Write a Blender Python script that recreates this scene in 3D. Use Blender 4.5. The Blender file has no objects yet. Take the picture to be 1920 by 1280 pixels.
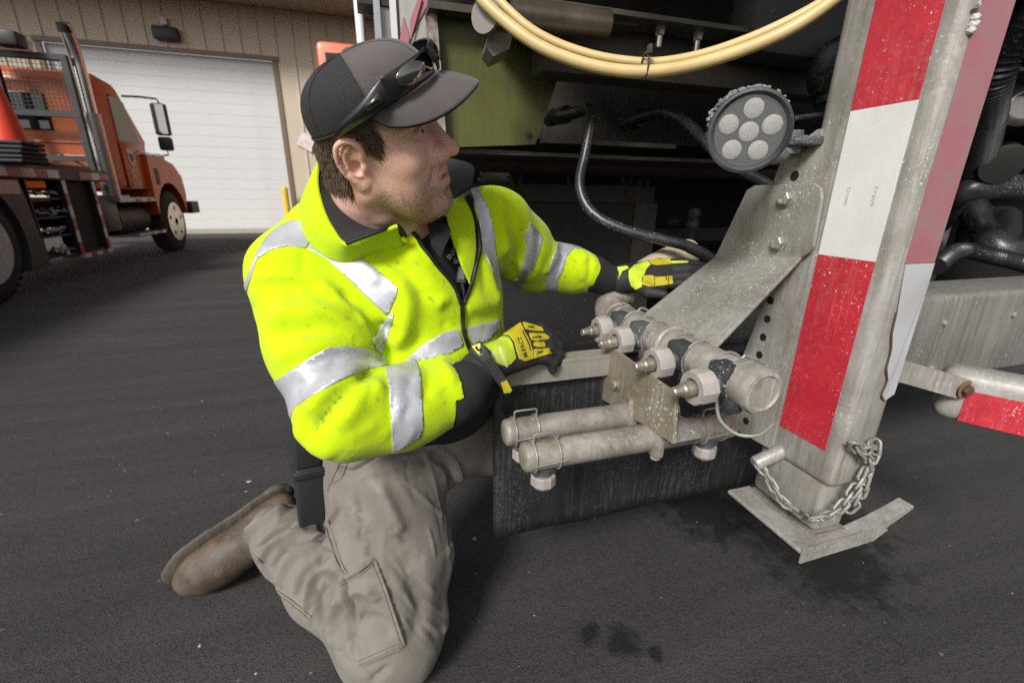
import bpy, bmesh, math, random
import numpy as np
from mathutils import Vector, Matrix
from mathutils.bvhtree import BVHTree

# ------------------------------------------------------------------ camera, sky, sun, exposure
scene = bpy.context.scene
PITCH, ROLL, YAW, CAMH, FPX = math.radians(18.3), math.radians(0.7), math.radians(17.0), 1.03, 830.0
_r = np.array([1., 0, 0]); _u = np.array([0, math.sin(PITCH), math.cos(PITCH)]); FW = np.array([0, math.cos(PITCH), -math.sin(PITCH)])
RT = math.cos(ROLL)*_r + math.sin(ROLL)*_u; UP = -math.sin(ROLL)*_r + math.cos(ROLL)*_u
EYE = np.array([0, 0, CAMH])
RZ = np.array([[math.cos(YAW), math.sin(YAW), 0], [-math.sin(YAW), math.cos(YAW), 0], [0, 0, 1]])  # heading frame -> world
cam_d = bpy.data.cameras.new('camera'); cam = bpy.data.objects.new('camera', cam_d)
scene.collection.objects.link(cam); scene.camera = cam
cam_d.sensor_width = 36.0; cam_d.lens = FPX/1920*36.0; cam_d.clip_start = 0.02; cam_d.clip_end = 2000
_m = Matrix.Identity(4)
for i, v in enumerate((RZ@RT, RZ@UP, -(RZ@FW), EYE)):
    for j in range(3): _m[j][i] = v[j]
cam.matrix_world = _m
cam_d.dof.use_dof = True; cam_d.dof.focus_distance = 0.80; cam_d.dof.aperture_fstop = 4.5

SUN_EL, SUN_AZ = math.radians(38), math.radians(222)          # azimuth clockwise from +Y: behind the camera, to the left
world = bpy.data.worlds.new('World'); scene.world = world; world.use_nodes = True
wn, wl = world.node_tree.nodes, world.node_tree.links
sky = wn.new('ShaderNodeTexSky'); sky.sky_type = 'NISHITA'; sky.sun_disc = False
sky.sun_elevation = SUN_EL; sky.sun_rotation = SUN_AZ; sky.air_density = 1.0; sky.dust_density = 3.0
hs = wn.new('ShaderNodeHueSaturation'); hs.inputs['Saturation'].default_value = 0.25
wl.new(sky.outputs[0], hs.inputs['Color']); wl.new(hs.outputs[0], wn['Background'].inputs[0])
wn['Background'].inputs[1].default_value = 0.08
sun_d = bpy.data.lights.new('sun', 'SUN'); sun = bpy.data.objects.new('sun', sun_d); scene.collection.objects.link(sun)
sun_d.energy = 2.7; sun_d.angle = math.radians(14); sun_d.color = (1.0, 0.98, 0.95)
_sd = Vector((math.sin(SUN_AZ)*math.cos(SUN_EL), math.cos(SUN_AZ)*math.cos(SUN_EL), math.sin(SUN_EL)))
sun.rotation_euler = _sd.to_track_quat('Z', 'Y').to_euler()
scene.view_settings.view_transform = 'Standard'; scene.view_settings.look = 'None'
scene.view_settings.gamma = 1.0; scene.view_settings.exposure = 0.5

scene.cycles.use_denoising = False; scene.cycles.adaptive_threshold = 0.004; scene.cycles.max_bounces = 6; scene.cycles.diffuse_bounces = 3; scene.cycles.sample_clamp_indirect = 3.0; scene.cycles.caustics_reflective = False; scene.cycles.caustics_refractive = False

# ------------------------------------------------------------------ helpers
random.seed(7); rng = np.random.default_rng(7)
C = scene.collection
def ray(px, py): return (px-960)*RT + (640-py)*UP + FPX*FW
def cY(px, py, Y):                       # point of the heading frame at distance Y ahead
    d = ray(px, py); return EYE + d*(Y/d[1])
def cZ(px, py, z):
    d = ray(px, py); return EYE + d*((z-CAMH)/d[2])
def wP(px, py, ax, val):                 # world point where the sight line meets the plane axis = val
    d = RZ@ray(px, py); return EYE + d*((val-EYE[ax])/d[ax])
def depth(p): return float((np.asarray(p)-EYE)@FW)
def proj(P):
    v = np.asarray(P)-EYE; z = v@FW
    return np.stack([960+FPX*(v@RT)/z, 640-FPX*(v@UP)/z], -1)

def new_obj(name, me, mat=None, parent=None, smooth=False):
    o = bpy.data.objects.new(name, me); C.objects.link(o)
    if mat is not None:
        for m in (mat if isinstance(mat, (list, tuple)) else [mat]): me.materials.append(m)
    if parent is not None: o.parent = parent
    if smooth: me.shade_smooth()
    return o
def pd(name, V, F, mat=None, parent=None, smooth=False):
    me = bpy.data.meshes.new(name)
    me.from_pydata([tuple(map(float, v)) for v in V], [], [tuple(map(int, f)) for f in F]); me.update()
    return new_obj(name, me, mat, parent, smooth)
def empty(name, loc=(0, 0, 0)):
    o = bpy.data.objects.new(name, None); C.objects.link(o); o.location = loc; o.empty_display_size = .1; return o
def tag(o, label=None, cat=None, group=None, kind=None):
    if label: o['label'] = label
    if cat: o['category'] = cat
    if group: o['group'] = group
    if kind: o['kind'] = kind
    return o
def frame_of(d, up=(0, 0, 1)):
    d = Vector(d).normalized(); up = Vector(up)
    if abs(d.dot(up)) > .98: up = Vector((0, 1, 0)) if abs(d.y) < .9 else Vector((1, 0, 0))
    x = d.cross(up).normalized(); y = x.cross(d).normalized(); return x, y, d

class MB:
    """collects shapes of one part"""
    def __init__(s): s.bm = bmesh.new(); s.sm = False
    def poly(s, pts): return s.bm.faces.new([s.bm.verts.new(tuple(map(float, p))) for p in pts])
    def box(s, lo, hi, bev=0, seg=2, M=None):
        lo, hi = np.minimum(lo, hi), np.maximum(lo, hi)
        r = bmesh.ops.create_cube(s.bm, size=1.0); vs = r['verts']
        for v in vs: v.co = Vector([(lo[i]+hi[i])/2 + v.co[i]*(hi[i]-lo[i]) for i in range(3)])
        if bev:
            es = list({e for v in vs for e in v.link_edges})
            rr = bmesh.ops.bevel(s.bm, geom=es, offset=bev, segments=seg, affect='EDGES', profile=.5)
            vs = list({v for f in rr['faces'] for v in f.verts} | {v for v in vs if v.is_valid})
        if M is not None: bmesh.ops.transform(s.bm, matrix=M, verts=vs)
        return s
    def cyl(s, a, b, r, r2=None, n=20, cap=True):
        a, b = Vector(a), Vector(b); r2 = r if r2 is None else r2
        x, y, d = frame_of(b-a)
        A = [s.bm.verts.new(a+(x*math.cos(t)+y*math.sin(t))*r) for t in [2*math.pi*i/n for i in range(n)]]
        B = [s.bm.verts.new(b+(x*math.cos(t)+y*math.sin(t))*r2) for t in [2*math.pi*i/n for i in range(n)]]
        for i in range(n): s.bm.faces.new((A[i], A[(i+1) % n], B[(i+1) % n], B[i]))
        if cap: s.bm.faces.new(A[::-1]); s.bm.faces.new(B)
        return s
    def lathe(s, a, d, prof, n=24, cap=True, facet=None):
        """prof: list of (along, radius)"""
        a = Vector(a); x, y, d = frame_of(d); rings = []
        for (t, r) in prof:
            ring = []
            for i in range(n):
                an = 2*math.pi*i/n; rr = r*(facet(i) if facet else 1)
                ring.append(s.bm.verts.new(a+d*t+(x*math.cos(an)+y*math.sin(an))*rr))
            rings.append(ring)
        for A, B in zip(rings, rings[1:]):
            for i in range(n): s.bm.faces.new((A[i], A[(i+1) % n], B[(i+1) % n], B[i]))
        if cap: s.bm.faces.new(rings[0][::-1]); s.bm.faces.new(rings[-1])
        return s
    def tube(s, pts, r, n=10, closed=False, cap=True):
        P = [Vector(tuple(map(float, p))) for p in pts]; k = len(P); rr = r if hasattr(r, '__len__') else [r]*k
        T = [(P[(i+1) % k]-P[i-1] if closed or 0 < i < k-1 else (P[1]-P[0] if i == 0 else P[-1]-P[-2])).normalized() for i in range(k)]
        x, y, _ = frame_of(T[0]); rings = []
        for i in range(k):
            x = (x - T[i]*x.dot(T[i])).normalized(); y = T[i].cross(x)
            rings.append([s.bm.verts.new(P[i]+(x*math.cos(2*math.pi*j/n)+y*math.sin(2*math.pi*j/n))*rr[i]) for j in range(n)])
        for i in range(k if closed else k-1):
            A, B = rings[i], rings[(i+1) % k]
            for j in range(n): s.bm.faces.new((A[j], A[(j+1) % n], B[(j+1) % n], B[j]))
        if cap and not closed: s.bm.faces.new(rings[0][::-1]); s.bm.faces.new(rings[-1])
        return s
    def prism(s, pts, vec, bev=0):
        v = Vector(tuple(map(float, vec)))
        A = [s.bm.verts.new(tuple(map(float, p))) for p in pts]; B = [s.bm.verts.new(a.co+v) for a in A]; n = len(A)
        fs = [s.bm.faces.new(A[::-1]), s.bm.faces.new(B)]
        for i in range(n): fs.append(s.bm.faces.new((A[i], A[(i+1) % n], B[(i+1) % n], B[i])))
        if bev:
            es = list({e for f in fs for e in f.edges})
            bmesh.ops.bevel(s.bm, geom=es, offset=bev, segments=2, affect='EDGES', profile=.5)
        return s
    def build(s, name, mat, parent=None, smooth=None, angle=None):
        bmesh.ops.recalc_face_normals(s.bm, faces=s.bm.faces)
        me = bpy.data.meshes.new(name); s.bm.to_mesh(me); s.bm.free()
        o = new_obj(name, me, mat, parent)
        if smooth:
            me.shade_smooth()
            try: me.set_sharp_from_angle(angle=math.radians(angle or 40))
            except Exception: pass
        return o
def catmull(P, n=8, closed=False):
    P = [np.asarray(p, float) for p in P]; k = len(P); out = []
    for i in range(k if closed else k-1):
        if closed: p0, p1, p2, p3 = P[i-1], P[i], P[(i+1) % k], P[(i+2) % k]
        else: p0, p1, p2, p3 = P[max(i-1, 0)], P[i], P[i+1], P[min(i+2, k-1)]
        for j in range(n):
            t = j/n; out.append(.5*((2*p1)+(-p0+p2)*t+(2*p0-5*p1+4*p2-p3)*t*t+(-p0+3*p1-3*p2+p3)*t**3))
    if not closed: out.append(P[-1])
    return out
def copy_to(o, parent, loc=None):
    c = o.copy(); C.objects.link(c); c.parent = parent
    if loc is not None: c.location = loc
    return c
_txt = {}
def text_mesh(s, size=1.0, bold=0.):
    """flat lettering as vertices and faces, centred, x to the right, y up"""
    cu = bpy.data.curves.new('lettering', 'FONT'); cu.body = s; cu.size = size; cu.align_x = 'CENTER'; cu.align_y = 'CENTER'; cu.resolution_u = 3; cu.offset = bold
    ob = bpy.data.objects.new('lettering', cu); C.objects.link(ob)
    dg = bpy.context.evaluated_depsgraph_get(); me = ob.evaluated_get(dg).to_mesh()
    V = np.array([v.co[:] for v in me.vertices]); F = [tuple(p.vertices) for p in me.polygons]
    ob.evaluated_get(dg).to_mesh_clear(); bpy.data.objects.remove(ob); bpy.data.curves.remove(cu)
    return V, F

# ------------------------------------------------------------------ materials
MATS = {}
def mat(name, col, rough=.6, metal=0., col2=None, nscale=8., namt=1., bump=0., bscale=60., speck=0., sscale=160., scol=(.75, .74, .70),
        streak=0., stcol=(.10, .085, .06), rust=0., salt=0., attr=None, attrs=None, coat=0., spec=.5, sheen=0., detail=6, sub=0., noise_vec=None, dust=0., dcol=(.42, .40, .37)):
    if name in MATS: return MATS[name]
    m = bpy.data.materials.new(name); m.use_nodes = True; MATS[name] = m
    nt = m.node_tree; N, L = nt.nodes, nt.links; b = N['Principled BSDF']
    b.inputs['Roughness'].default_value = rough; b.inputs['Metallic'].default_value = metal
    b.inputs['Specular IOR Level'].default_value = spec; b.inputs['Coat Weight'].default_value = coat
    if sheen: b.inputs['Sheen Weight'].default_value = sheen
    tc = N.new('ShaderNodeTexCoord').outputs['Object']
    def mapping(scale):
        mp = N.new('ShaderNodeMapping'); mp.inputs['Scale'].default_value = scale; L.new(tc, mp.inputs['Vector']); return mp.outputs[0]
    def noise(scale, det=detail, vec=None, rough_=.6):
        n = N.new('ShaderNodeTexNoise'); n.inputs['Scale'].default_value = scale; n.inputs['Detail'].default_value = det; n.inputs['Roughness'].default_value = rough_
        L.new(vec or tc, n.inputs['Vector']); return n.outputs['Fac']
    def ramp(v, lo, hi, a=0., c=1.):
        r = N.new('ShaderNodeMapRange'); r.inputs['From Min'].default_value = lo; r.inputs['From Max'].default_value = hi
        r.inputs['To Min'].default_value = a; r.inputs['To Max'].default_value = c; L.new(v, r.inputs['Value']); return r.outputs[0]
    def mix(f, a, c):
        x = N.new('ShaderNodeMix'); x.data_type = 'RGBA'
        if isinstance(f, float): x.inputs[0].default_value = f
        else: L.new(f, x.inputs[0])
        for s, v in ((x.inputs[6], a), (x.inputs[7], c)):
            if isinstance(v, tuple): s.default_value = (*v[:3], 1)
            else: L.new(v, s)
        return x.outputs[2]
    def mul(a, c):
        x = N.new('ShaderNodeMath'); x.operation = 'MULTIPLY'
        for s, v in ((x.inputs[0], a), (x.inputs[1], c)):
            if isinstance(v, (int, float)): s.default_value = v
            else: L.new(v, s)
        return x.outputs[0]
    c = tuple(col)
    if col2 is not None: c = mix(mul(ramp(noise(nscale), .35, .65), namt), c, tuple(col2))
    if dust: c = mix(mul(ramp(noise(3.1, 8), .38, .7), dust), c, dcol)
    if streak:
        sv = mapping((55, 55, 2.6)); c = mix(mul(ramp(noise(1.7, 8, sv, .75), .47, .66), streak), c, stcol)
        sv2 = mapping((16, 16, 1.1)); c = mix(mul(ramp(noise(1.3, 6, sv2, .7), .50, .70), streak*.6), c, stcol)
    if salt:
        sv3 = mapping((70, 70, 4.5)); c = mix(mul(mul(ramp(noise(1.9, 8, sv3, .8), .50, .66), ramp(noise(5., 5), .38, .6)), salt), c, (.56, .55, .52))
        c = mix(mul(mul(ramp(noise(75, 8, None, .8), .5, .66), ramp(noise(7., 4), .42, .62)), salt*.8), c, (.58, .57, .54))
    if rust: c = mix(mul(ramp(noise(14, 9, None, .72), .56, .7), rust), c, (.16, .07, .025))
    height = None
    if speck:
        dens = ramp(noise(6., 4), .36, .64)
        wn_ = N.new('ShaderNodeTexNoise'); wn_.inputs['Scale'].default_value = sscale*.9; wn_.inputs['Detail'].default_value = 3; L.new(tc, wn_.inputs['Vector'])
        sb = N.new('ShaderNodeVectorMath'); sb.operation = 'SUBTRACT'; L.new(wn_.outputs['Color'], sb.inputs[0]); sb.inputs[1].default_value = (.5, .5, .5)
        scl = N.new('ShaderNodeVectorMath'); scl.operation = 'SCALE'; L.new(sb.outputs[0], scl.inputs[0]); scl.inputs['Scale'].default_value = 1.5/sscale
        ad = N.new('ShaderNodeVectorMath'); ad.operation = 'ADD'; L.new(tc, ad.inputs[0]); L.new(scl.outputs[0], ad.inputs[1])
        st_ = N.new('ShaderNodeMapping'); st_.inputs['Scale'].default_value = (1, 1, .62); L.new(ad.outputs[0], st_.inputs[0])
        def dots(scale, lo, rmax):
            va = N.new('ShaderNodeTexVoronoi'); va.inputs['Scale'].default_value = scale; L.new(st_.outputs[0], va.inputs['Vector'])
            rnd = N.new('ShaderNodeSeparateColor'); L.new(va.outputs['Color'], rnd.inputs[0])
            rad = mul(ramp(rnd.outputs[0], lo, 1.0, 0., rmax), dens)
            q = N.new('ShaderNodeMath'); q.operation = 'SUBTRACT'; L.new(rad, q.inputs[0]); L.new(va.outputs['Distance'], q.inputs[1])
            return mul(ramp(q.outputs[0], 0., .10), ramp(rnd.outputs[1], 0., 1., .45, 1.))
        d1_, d2_ = dots(sscale, .55, .50), dots(sscale*2.1, .5, .55)
        mxx = N.new('ShaderNodeMath'); mxx.operation = 'MAXIMUM'; L.new(d1_, mxx.inputs[0]); L.new(mul(d2_, .7), mxx.inputs[1])
        fine = mul(ramp(noise(sscale*2.6, 4, None, .75), .58, .70), ramp(noise(11., 4), .4, .66))
        sp = N.new('ShaderNodeMath'); sp.operation = 'MAXIMUM'; L.new(mxx.outputs[0], sp.inputs[0]); L.new(mul(fine, .45), sp.inputs[1])
        f = mul(sp.outputs[0], speck); c = mix(f, c, scol); height = f
        rr = N.new('ShaderNodeMapRange'); rr.inputs['To Min'].default_value = rough; rr.inputs['To Max'].default_value = .8; L.new(f, rr.inputs[0]); L.new(rr.outputs[0], b.inputs['Roughness'])
        if metal:
            mm = N.new('ShaderNodeMapRange'); mm.inputs['To Min'].default_value = metal; mm.inputs['To Max'].default_value = 0.; L.new(f, mm.inputs[0]); L.new(mm.outputs[0], b.inputs['Metallic'])
    for (an, acol, amt, ascale) in (attrs or []):
        at = N.new('ShaderNodeAttribute'); at.attribute_name = an
        f = mul(at.outputs['Fac'], amt)
        if ascale: f = mul(f, ramp(noise(ascale, 8, None, .75), .38, .62))
        c = mix(f, c, tuple(acol))
    if isinstance(c, tuple): b.inputs['Base Color'].default_value = (*c[:3], 1)
    else: L.new(c, b.inputs['Base Color'])
    if bump:
        bn = N.new('ShaderNodeBump'); bn.inputs['Strength'].default_value = 1.; bn.inputs['Distance'].default_value = bump
        L.new(noise(bscale, 5), bn.inputs['Height']); L.new(bn.outputs[0], b.inputs['Normal'])
    if sub:
        b.inputs['Subsurface Weight'].default_value = sub; b.inputs['Subsurface Radius'].default_value = (.012, .005, .003); b.inputs['Subsurface Scale'].default_value = .5
    return m
# ------------------------------------------------------------------ ground
def asphalt_mat():
    m = bpy.data.materials.new('asphalt'); m.use_nodes = True; N, L = m.node_tree.nodes, m.node_tree.links; b = N['Principled BSDF']
    tc = N.new('ShaderNodeTexCoord').outputs['Object']
    def nz(scale, det=6, rough=.6, vec=None, dist=0.):
        n = N.new('ShaderNodeTexNoise'); n.inputs['Scale'].default_value = scale; n.inputs['Detail'].default_value = det; n.inputs['Roughness'].default_value = rough; n.inputs['Distortion'].default_value = dist
        L.new(vec or tc, n.inputs['Vector']); return n.outputs['Fac']
    def rg(v, lo, hi, a=0., c=1.):
        r = N.new('ShaderNodeMapRange'); r.inputs[1].default_value = lo; r.inputs[2].default_value = hi; r.inputs[3].default_value = a; r.inputs[4].default_value = c; L.new(v, r.inputs[0]); return r.outputs[0]
    def mix(f, a, c):
        x = N.new('ShaderNodeMix'); x.data_type = 'RGBA'; L.new(f, x.inputs[0])
        for s, v in ((x.inputs[6], a), (x.inputs[7], c)):
            if isinstance(v, tuple): s.default_value = (*v, 1)
            else: L.new(v, s)
        return x.outputs[2]
    def mth(op, a, c):
        x = N.new('ShaderNodeMath'); x.operation = op
        for s, v in ((x.inputs[0], a), (x.inputs[1], c)):
            if isinstance(v, (int, float)): s.default_value = v
            else: L.new(v, s)
        return x.outputs[0]
    col = mix(rg(nz(1.3, 8, .65), .35, .65), (.0175, .0162, .0155), (.029, .0272, .0262))
    mp = N.new('ShaderNodeMapping'); mp.inputs['Scale'].default_value = (.35, 3.4, 1); mp.inputs['Rotation'].default_value = (0, 0, math.radians(12)); L.new(tc, mp.inputs[0])
    col = mix(mth('MULTIPLY', rg(nz(1.1, 5, .6, mp.outputs[0], .8), 0.44, .72), .75), col, (.058, .054, .052))
    mp2 = N.new('ShaderNodeMapping'); mp2.inputs['Scale'].default_value = (.5, 7., 1); mp2.inputs['Rotation'].default_value = (0, 0, math.radians(-14)); L.new(tc, mp2.inputs[0])
    col = mix(mth('MULTIPLY', rg(nz(1.0, 4, .6, mp2.outputs[0], 1.2), .52, .66), .55), col, (.014, .013, .0125))
    vo = N.new('ShaderNodeTexVoronoi'); vo.inputs['Scale'].default_value = 290; L.new(tc, vo.inputs['Vector'])
    sc_ = N.new('ShaderNodeSeparateColor'); L.new(vo.outputs['Color'], sc_.inputs[0])
    col = mix(rg(sc_.outputs[0], .0, 1., 0., .6), col, (.066, .060, .055))
    col = mix(rg(sc_.outputs[1], .70, 1., 0., .75), col, (.007, .0065, .006))
    v2 = N.new('ShaderNodeTexVoronoi'); v2.inputs['Scale'].default_value = 46; L.new(tc, v2.inputs['Vector'])
    s2 = N.new('ShaderNodeSeparateColor'); L.new(v2.outputs['Color'], s2.inputs[0])
    spot = mth('MULTIPLY', mth('LESS_THAN', v2.outputs['Distance'], mth('MULTIPLY', rg(s2.outputs[0], .93, 1.), .22)), rg(nz(1.7, 3), .42, .6))
    col = mix(mth('MULTIPLY', spot, .75), col, (.30, .28, .25))
    # darker, smoother patches near the spray bars and post foot
    dark_patch = None
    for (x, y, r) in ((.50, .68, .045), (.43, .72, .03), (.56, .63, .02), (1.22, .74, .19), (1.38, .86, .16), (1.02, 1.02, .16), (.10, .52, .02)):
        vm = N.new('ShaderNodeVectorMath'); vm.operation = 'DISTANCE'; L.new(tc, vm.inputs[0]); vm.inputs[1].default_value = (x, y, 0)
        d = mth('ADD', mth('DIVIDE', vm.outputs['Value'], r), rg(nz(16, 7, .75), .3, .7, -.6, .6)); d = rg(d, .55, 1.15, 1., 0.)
        dark_patch = d if dark_patch is None else mth('MAXIMUM', dark_patch, d)
    col = mix(mth('MULTIPLY', dark_patch, .85), col, (.005, .0048, .0046))
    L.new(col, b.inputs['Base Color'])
    L.new(rg(dark_patch, 0., 1., .9, .6), b.inputs['Roughness'])
    h = mth('ADD', mth('MULTIPLY', nz(380, 2, .6), .7), mth('MULTIPLY', vo.outputs['Distance'], .8)); h = mth('ADD', h, mth('MULTIPLY', nz(14, 5, .6), 1.2))
    bn = N.new('ShaderNodeBump'); bn.inputs['Distance'].default_value = .0016; bn.inputs['Strength'].default_value = 1.; L.new(h, bn.inputs['Height']); L.new(bn.outputs[0], b.inputs['Normal'])
    return m
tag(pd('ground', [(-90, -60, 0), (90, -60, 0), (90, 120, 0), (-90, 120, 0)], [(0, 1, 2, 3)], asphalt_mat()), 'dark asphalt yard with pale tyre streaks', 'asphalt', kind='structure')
conc = mat('concrete', (.36, .32, .26), .9, col2=(.27, .24, .20), nscale=2.5, bump=.002, bscale=40, streak=0)
m_ = MB().box((-30, 13.35, -.05), (20, 14.95, .006)); tag(m_.build('concrete_apron', conc), 'pale concrete apron in front of the garage door', 'concrete', kind='structure')

# loose grit
V, F = [], []
def grit(x, y, r):
    k = len(V); a = random.random()*6.28
    pts = [(math.cos(a+i*1.571)*r*random.uniform(.6, 1.2), math.sin(a+i*1.571)*r*random.uniform(.6, 1.2), r*.25) for i in range(4)] + [(0, 0, r*random.uniform(.45, .8)), (0, 0, -.001)]
    V.extend([(x+p[0], y+p[1], p[2]) for p in pts])
    for i in range(4): F.append((k+i, k+(i+1) % 4, k+4)); F.append((k+(i+1) % 4, k+i, k+5))
for i in range(260):
    p = RZ@np.array([random.uniform(-2.2, 1.6), random.uniform(.35, 3.2), 0]); grit(p[0], p[1], random.choice((.0010, .0013, .0018, .0025, .0035)))
for (px, py, r) in ((468, 903, .011), (462, 921, .007), (410, 870, .004), (380, 752, .008), (446, 780, .006), (315, 812, .006), (300, 752, .004), (225, 870, .004), (375, 1210, .006), (480, 1262, .005), (890, 1010, .008), (1115, 972, .003), (1240, 1120, .003)):
    p = RZ@cZ(px, py, 0); grit(p[0], p[1], r)
gritm = mat('grit', (.42, .39, .34), .9, col2=(.18, .16, .14), nscale=30)
tag(pd('loose_grit', V, F, gritm), 'loose pale grit scattered on the asphalt', 'grit', kind='stuff')

# ------------------------------------------------------------------ garage building
WY = 14.9
tan = mat('tan_siding', (.56, .475, .36), .55, col2=(.52, .435, .325), nscale=1.2, streak=.12, stcol=(.2, .16, .11))
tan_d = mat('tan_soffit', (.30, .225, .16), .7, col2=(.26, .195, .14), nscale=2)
trimm = mat('brown_trim', (.17, .115, .075), .5)
doorw = mat('white_door', (.60, .60, .595), .45, col2=(.55, .55, .545), nscale=1.3, streak=.05, stcol=(.4, .38, .34))
blackp = mat('black_plastic', (.018, .018, .019), .5, bump=.0003, bscale=300)
bld = tag(empty('garage_building', (-4.7, WY, 0)), 'tan ribbed metal garage with a white overhead door', 'building')
bl = np.array([-4.7, WY, 0])
DX0, DX1, DZ = -7.22, -2.26, 4.36
def panel_mesh(h, w=.42):
    prof = [(0, 0), (.345, 0), (.36, -.03), (.39, -.03), (.405, 0), (w, 0)]; m = MB()
    bot = [(x, y, 0) for x, y in prof]; top = [(x, y, h) for x, y in prof]
    for i in range(len(prof)-1): m.poly([bot[i], bot[i+1], top[i+1], top[i]])
    o = m.build('siding_panel', tan); me = o.data; bpy.data.objects.remove(o); return me
WT = 5.55
full, short = panel_mesh(WT), panel_mesh(WT-DZ-.09)
for i in range(68):
    x = -15.5+i*.42
    over = x+.42 > DX0-.1 and x < DX1+.1
    me = short if over else full
    o = bpy.data.objects.new('siding_panel', me); C.objects.link(o); o.parent = bld; o.location = np.array([x, WY, DZ+.09 if over else 0])-bl
m = MB()
for (lo, hi) in (((DX0-.12, WY-.012, 0), (DX0, WY+.052, DZ+.09)), ((DX1, WY-.012, 0), (DX1+.12, WY+.052, DZ+.09)), ((DX0-.14, WY-.05, DZ), (DX1+.14, WY+.054, DZ+.1))): m.box(np.array(lo)-bl, np.array(hi)-bl)
m.build('door_trim', trimm, bld)
m = MB()
for (lo, hi) in (((-15.5, WY+.02, 0), (DX0-.01, WY+.05, WT)), ((DX1+.01, WY+.02, 0), (13, WY+.05, WT)), ((DX0-.01, WY+.02, DZ+.05), (DX1+.01, WY+.05, WT))): m.box(np.array(lo)-bl, np.array(hi)-bl)
m.build('backing_wall', tan, bld)
door = MB().box(np.array((DX0, WY+.13, 0))-bl, np.array((DX1, WY+.16, DZ))-bl).build('overhead_door', doorw, bld)
slat = MB().box((0, 0, .0012), (DX1-DX0, .02, .2713), bev=.003).build('door_slat', doorw); sm_ = slat.data; bpy.data.objects.remove(slat)
ns = 16
for i in range(ns):
    o = bpy.data.objects.new('door_slat', sm_); C.objects.link(o); o.parent = door; o.location = np.array([DX0, WY+.112, i*DZ/ns])-bl
m = MB()
m.box(np.array((-15.5, WY-1.5, WT+.02))-bl, np.array((13, WY+.2, WT+.1))-bl)
for i in range(95): m.box(np.array((-15.5+i*.3, WY-1.5, WT))-bl, np.array((-15.46+i*.3, WY+.0, WT+.018))-bl)
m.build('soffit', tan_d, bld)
MB().box(np.array((-15.5, WY-1.53, WT-.02))-bl, np.array((13, WY-1.5, WT+.35))-bl).build('fascia', trimm, bld)
p = wP(311, 62, 1, WY-.1)
wl_ = MB().box(p-bl+(-.28, -.1, -.16), p-bl+(.28, .1, .13), bev=.05).build('wall_light', blackp, bld, smooth=True)
p = wP(307, 40, 1, WY-.06); MB().box(p-bl+(-.07, -.04, -.09), p-bl+(.07, .04, .09), bev=.02).build('sensor', mat('pale_plastic', (.6, .6, .58), .4), wl_, smooth=True)
p = wP(575, 266, 1, WY-.045)
MB().box((-.21, -.004, -.2), (.21, .004, .2), M=Matrix.Translation(Vector(p-bl))@Matrix.Rotation(math.radians(28), 4, 'Y')).build('paper_notice', mat('paper', (.72, .70, .67), .8, col2=(.55, .25, .22), nscale=6, namt=.5), bld)

# yellow bollard
p = wP(544, 430, 2, 0.006); yel = mat('bollard_yellow', (.72, .50, .02), .5, col2=(.60, .42, .03), nscale=6)
b_ = tag(empty('bollard', (p[0], p[1], 0)), 'yellow steel bollard beside the white overhead door', 'bollard')
MB().lathe((0, 0, .006), (0, 0, 1), [(0, .085), (1.10, .085), (1.14, .075), (1.17, .05), (1.18, .0)][:4], n=20).build('post', yel, b_, smooth=True)
MB().lathe((0, 0, .006), (0, 0, 1), [(0, .13), (.02, .13)], n=20).build('base_ring', conc, b_)

# ------------------------------------------------------------------ orange truck (parked facing the garage)
orange = mat('orange_paint', (.60, .105, .008), .42, coat=.12, col2=(.53, .088, .008), nscale=2)
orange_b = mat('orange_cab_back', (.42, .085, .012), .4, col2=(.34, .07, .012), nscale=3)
blk = mat('black_metal', (.016, .016, .017), .55, col2=(.03, .029, .028), nscale=7, bump=.0006, bscale=40)
rubber = mat('tyre_rubber', (.022, .021, .020), .85, col2=(.04, .038, .035), nscale=5)
chrome = mat('chrome', (.62, .60, .58), .16, 1.0)
alum = mat('aluminium_wheel', (.72, .72, .72), .3, .8, col2=(.55, .55, .55), nscale=6)
wheelw = mat('white_wheel', (.68, .68, .68), .45, col2=(.55, .54, .52), nscale=4)
glass = mat('dark_glass', (.012, .014, .015), .06, spec=.8)
tred = mat('far_red_tape', (.33, .03, .05), .4); twht = mat('far_white_tape', (.66, .66, .65), .4)
ot = tag(empty('orange_truck', (-4.6, 6.5, 0)), 'orange flatbed work truck parked facing the garage door', 'truck'); OL = np.array([-4.6, 6.5, 0])
def ob(lo, hi, bev=0, seg=2): return MB().box(np.array(lo)-OL, np.array(hi)-OL, bev, seg)
SX = -3.4
ob((-5.15, 1.5, .55), (-4.05, 10.6, .88)).build('chassis_frame', blk, ot)
bed = ob((-5.8, 1.5, 1.13), (SX, 7.72, 1.27), .01).build('flatbed', blk, ot)
for j in range(14):
    y0 = 3.86+j*.2
    o = ob((SX-.002, y0, 1.15), (SX+.006, y0+.197, 1.235)).build('reflective_tape', tred if j % 2 == 0 else twht, bed)
for j, (a, c) in enumerate(((7.05, 7.3), (7.3, 7.48), (7.48, 7.72))): ob((SX-.002, a, 1.15), (SX+.006, c, 1.235)).build('reflective_tape', (tred, twht)[j % 2], bed)
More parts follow.
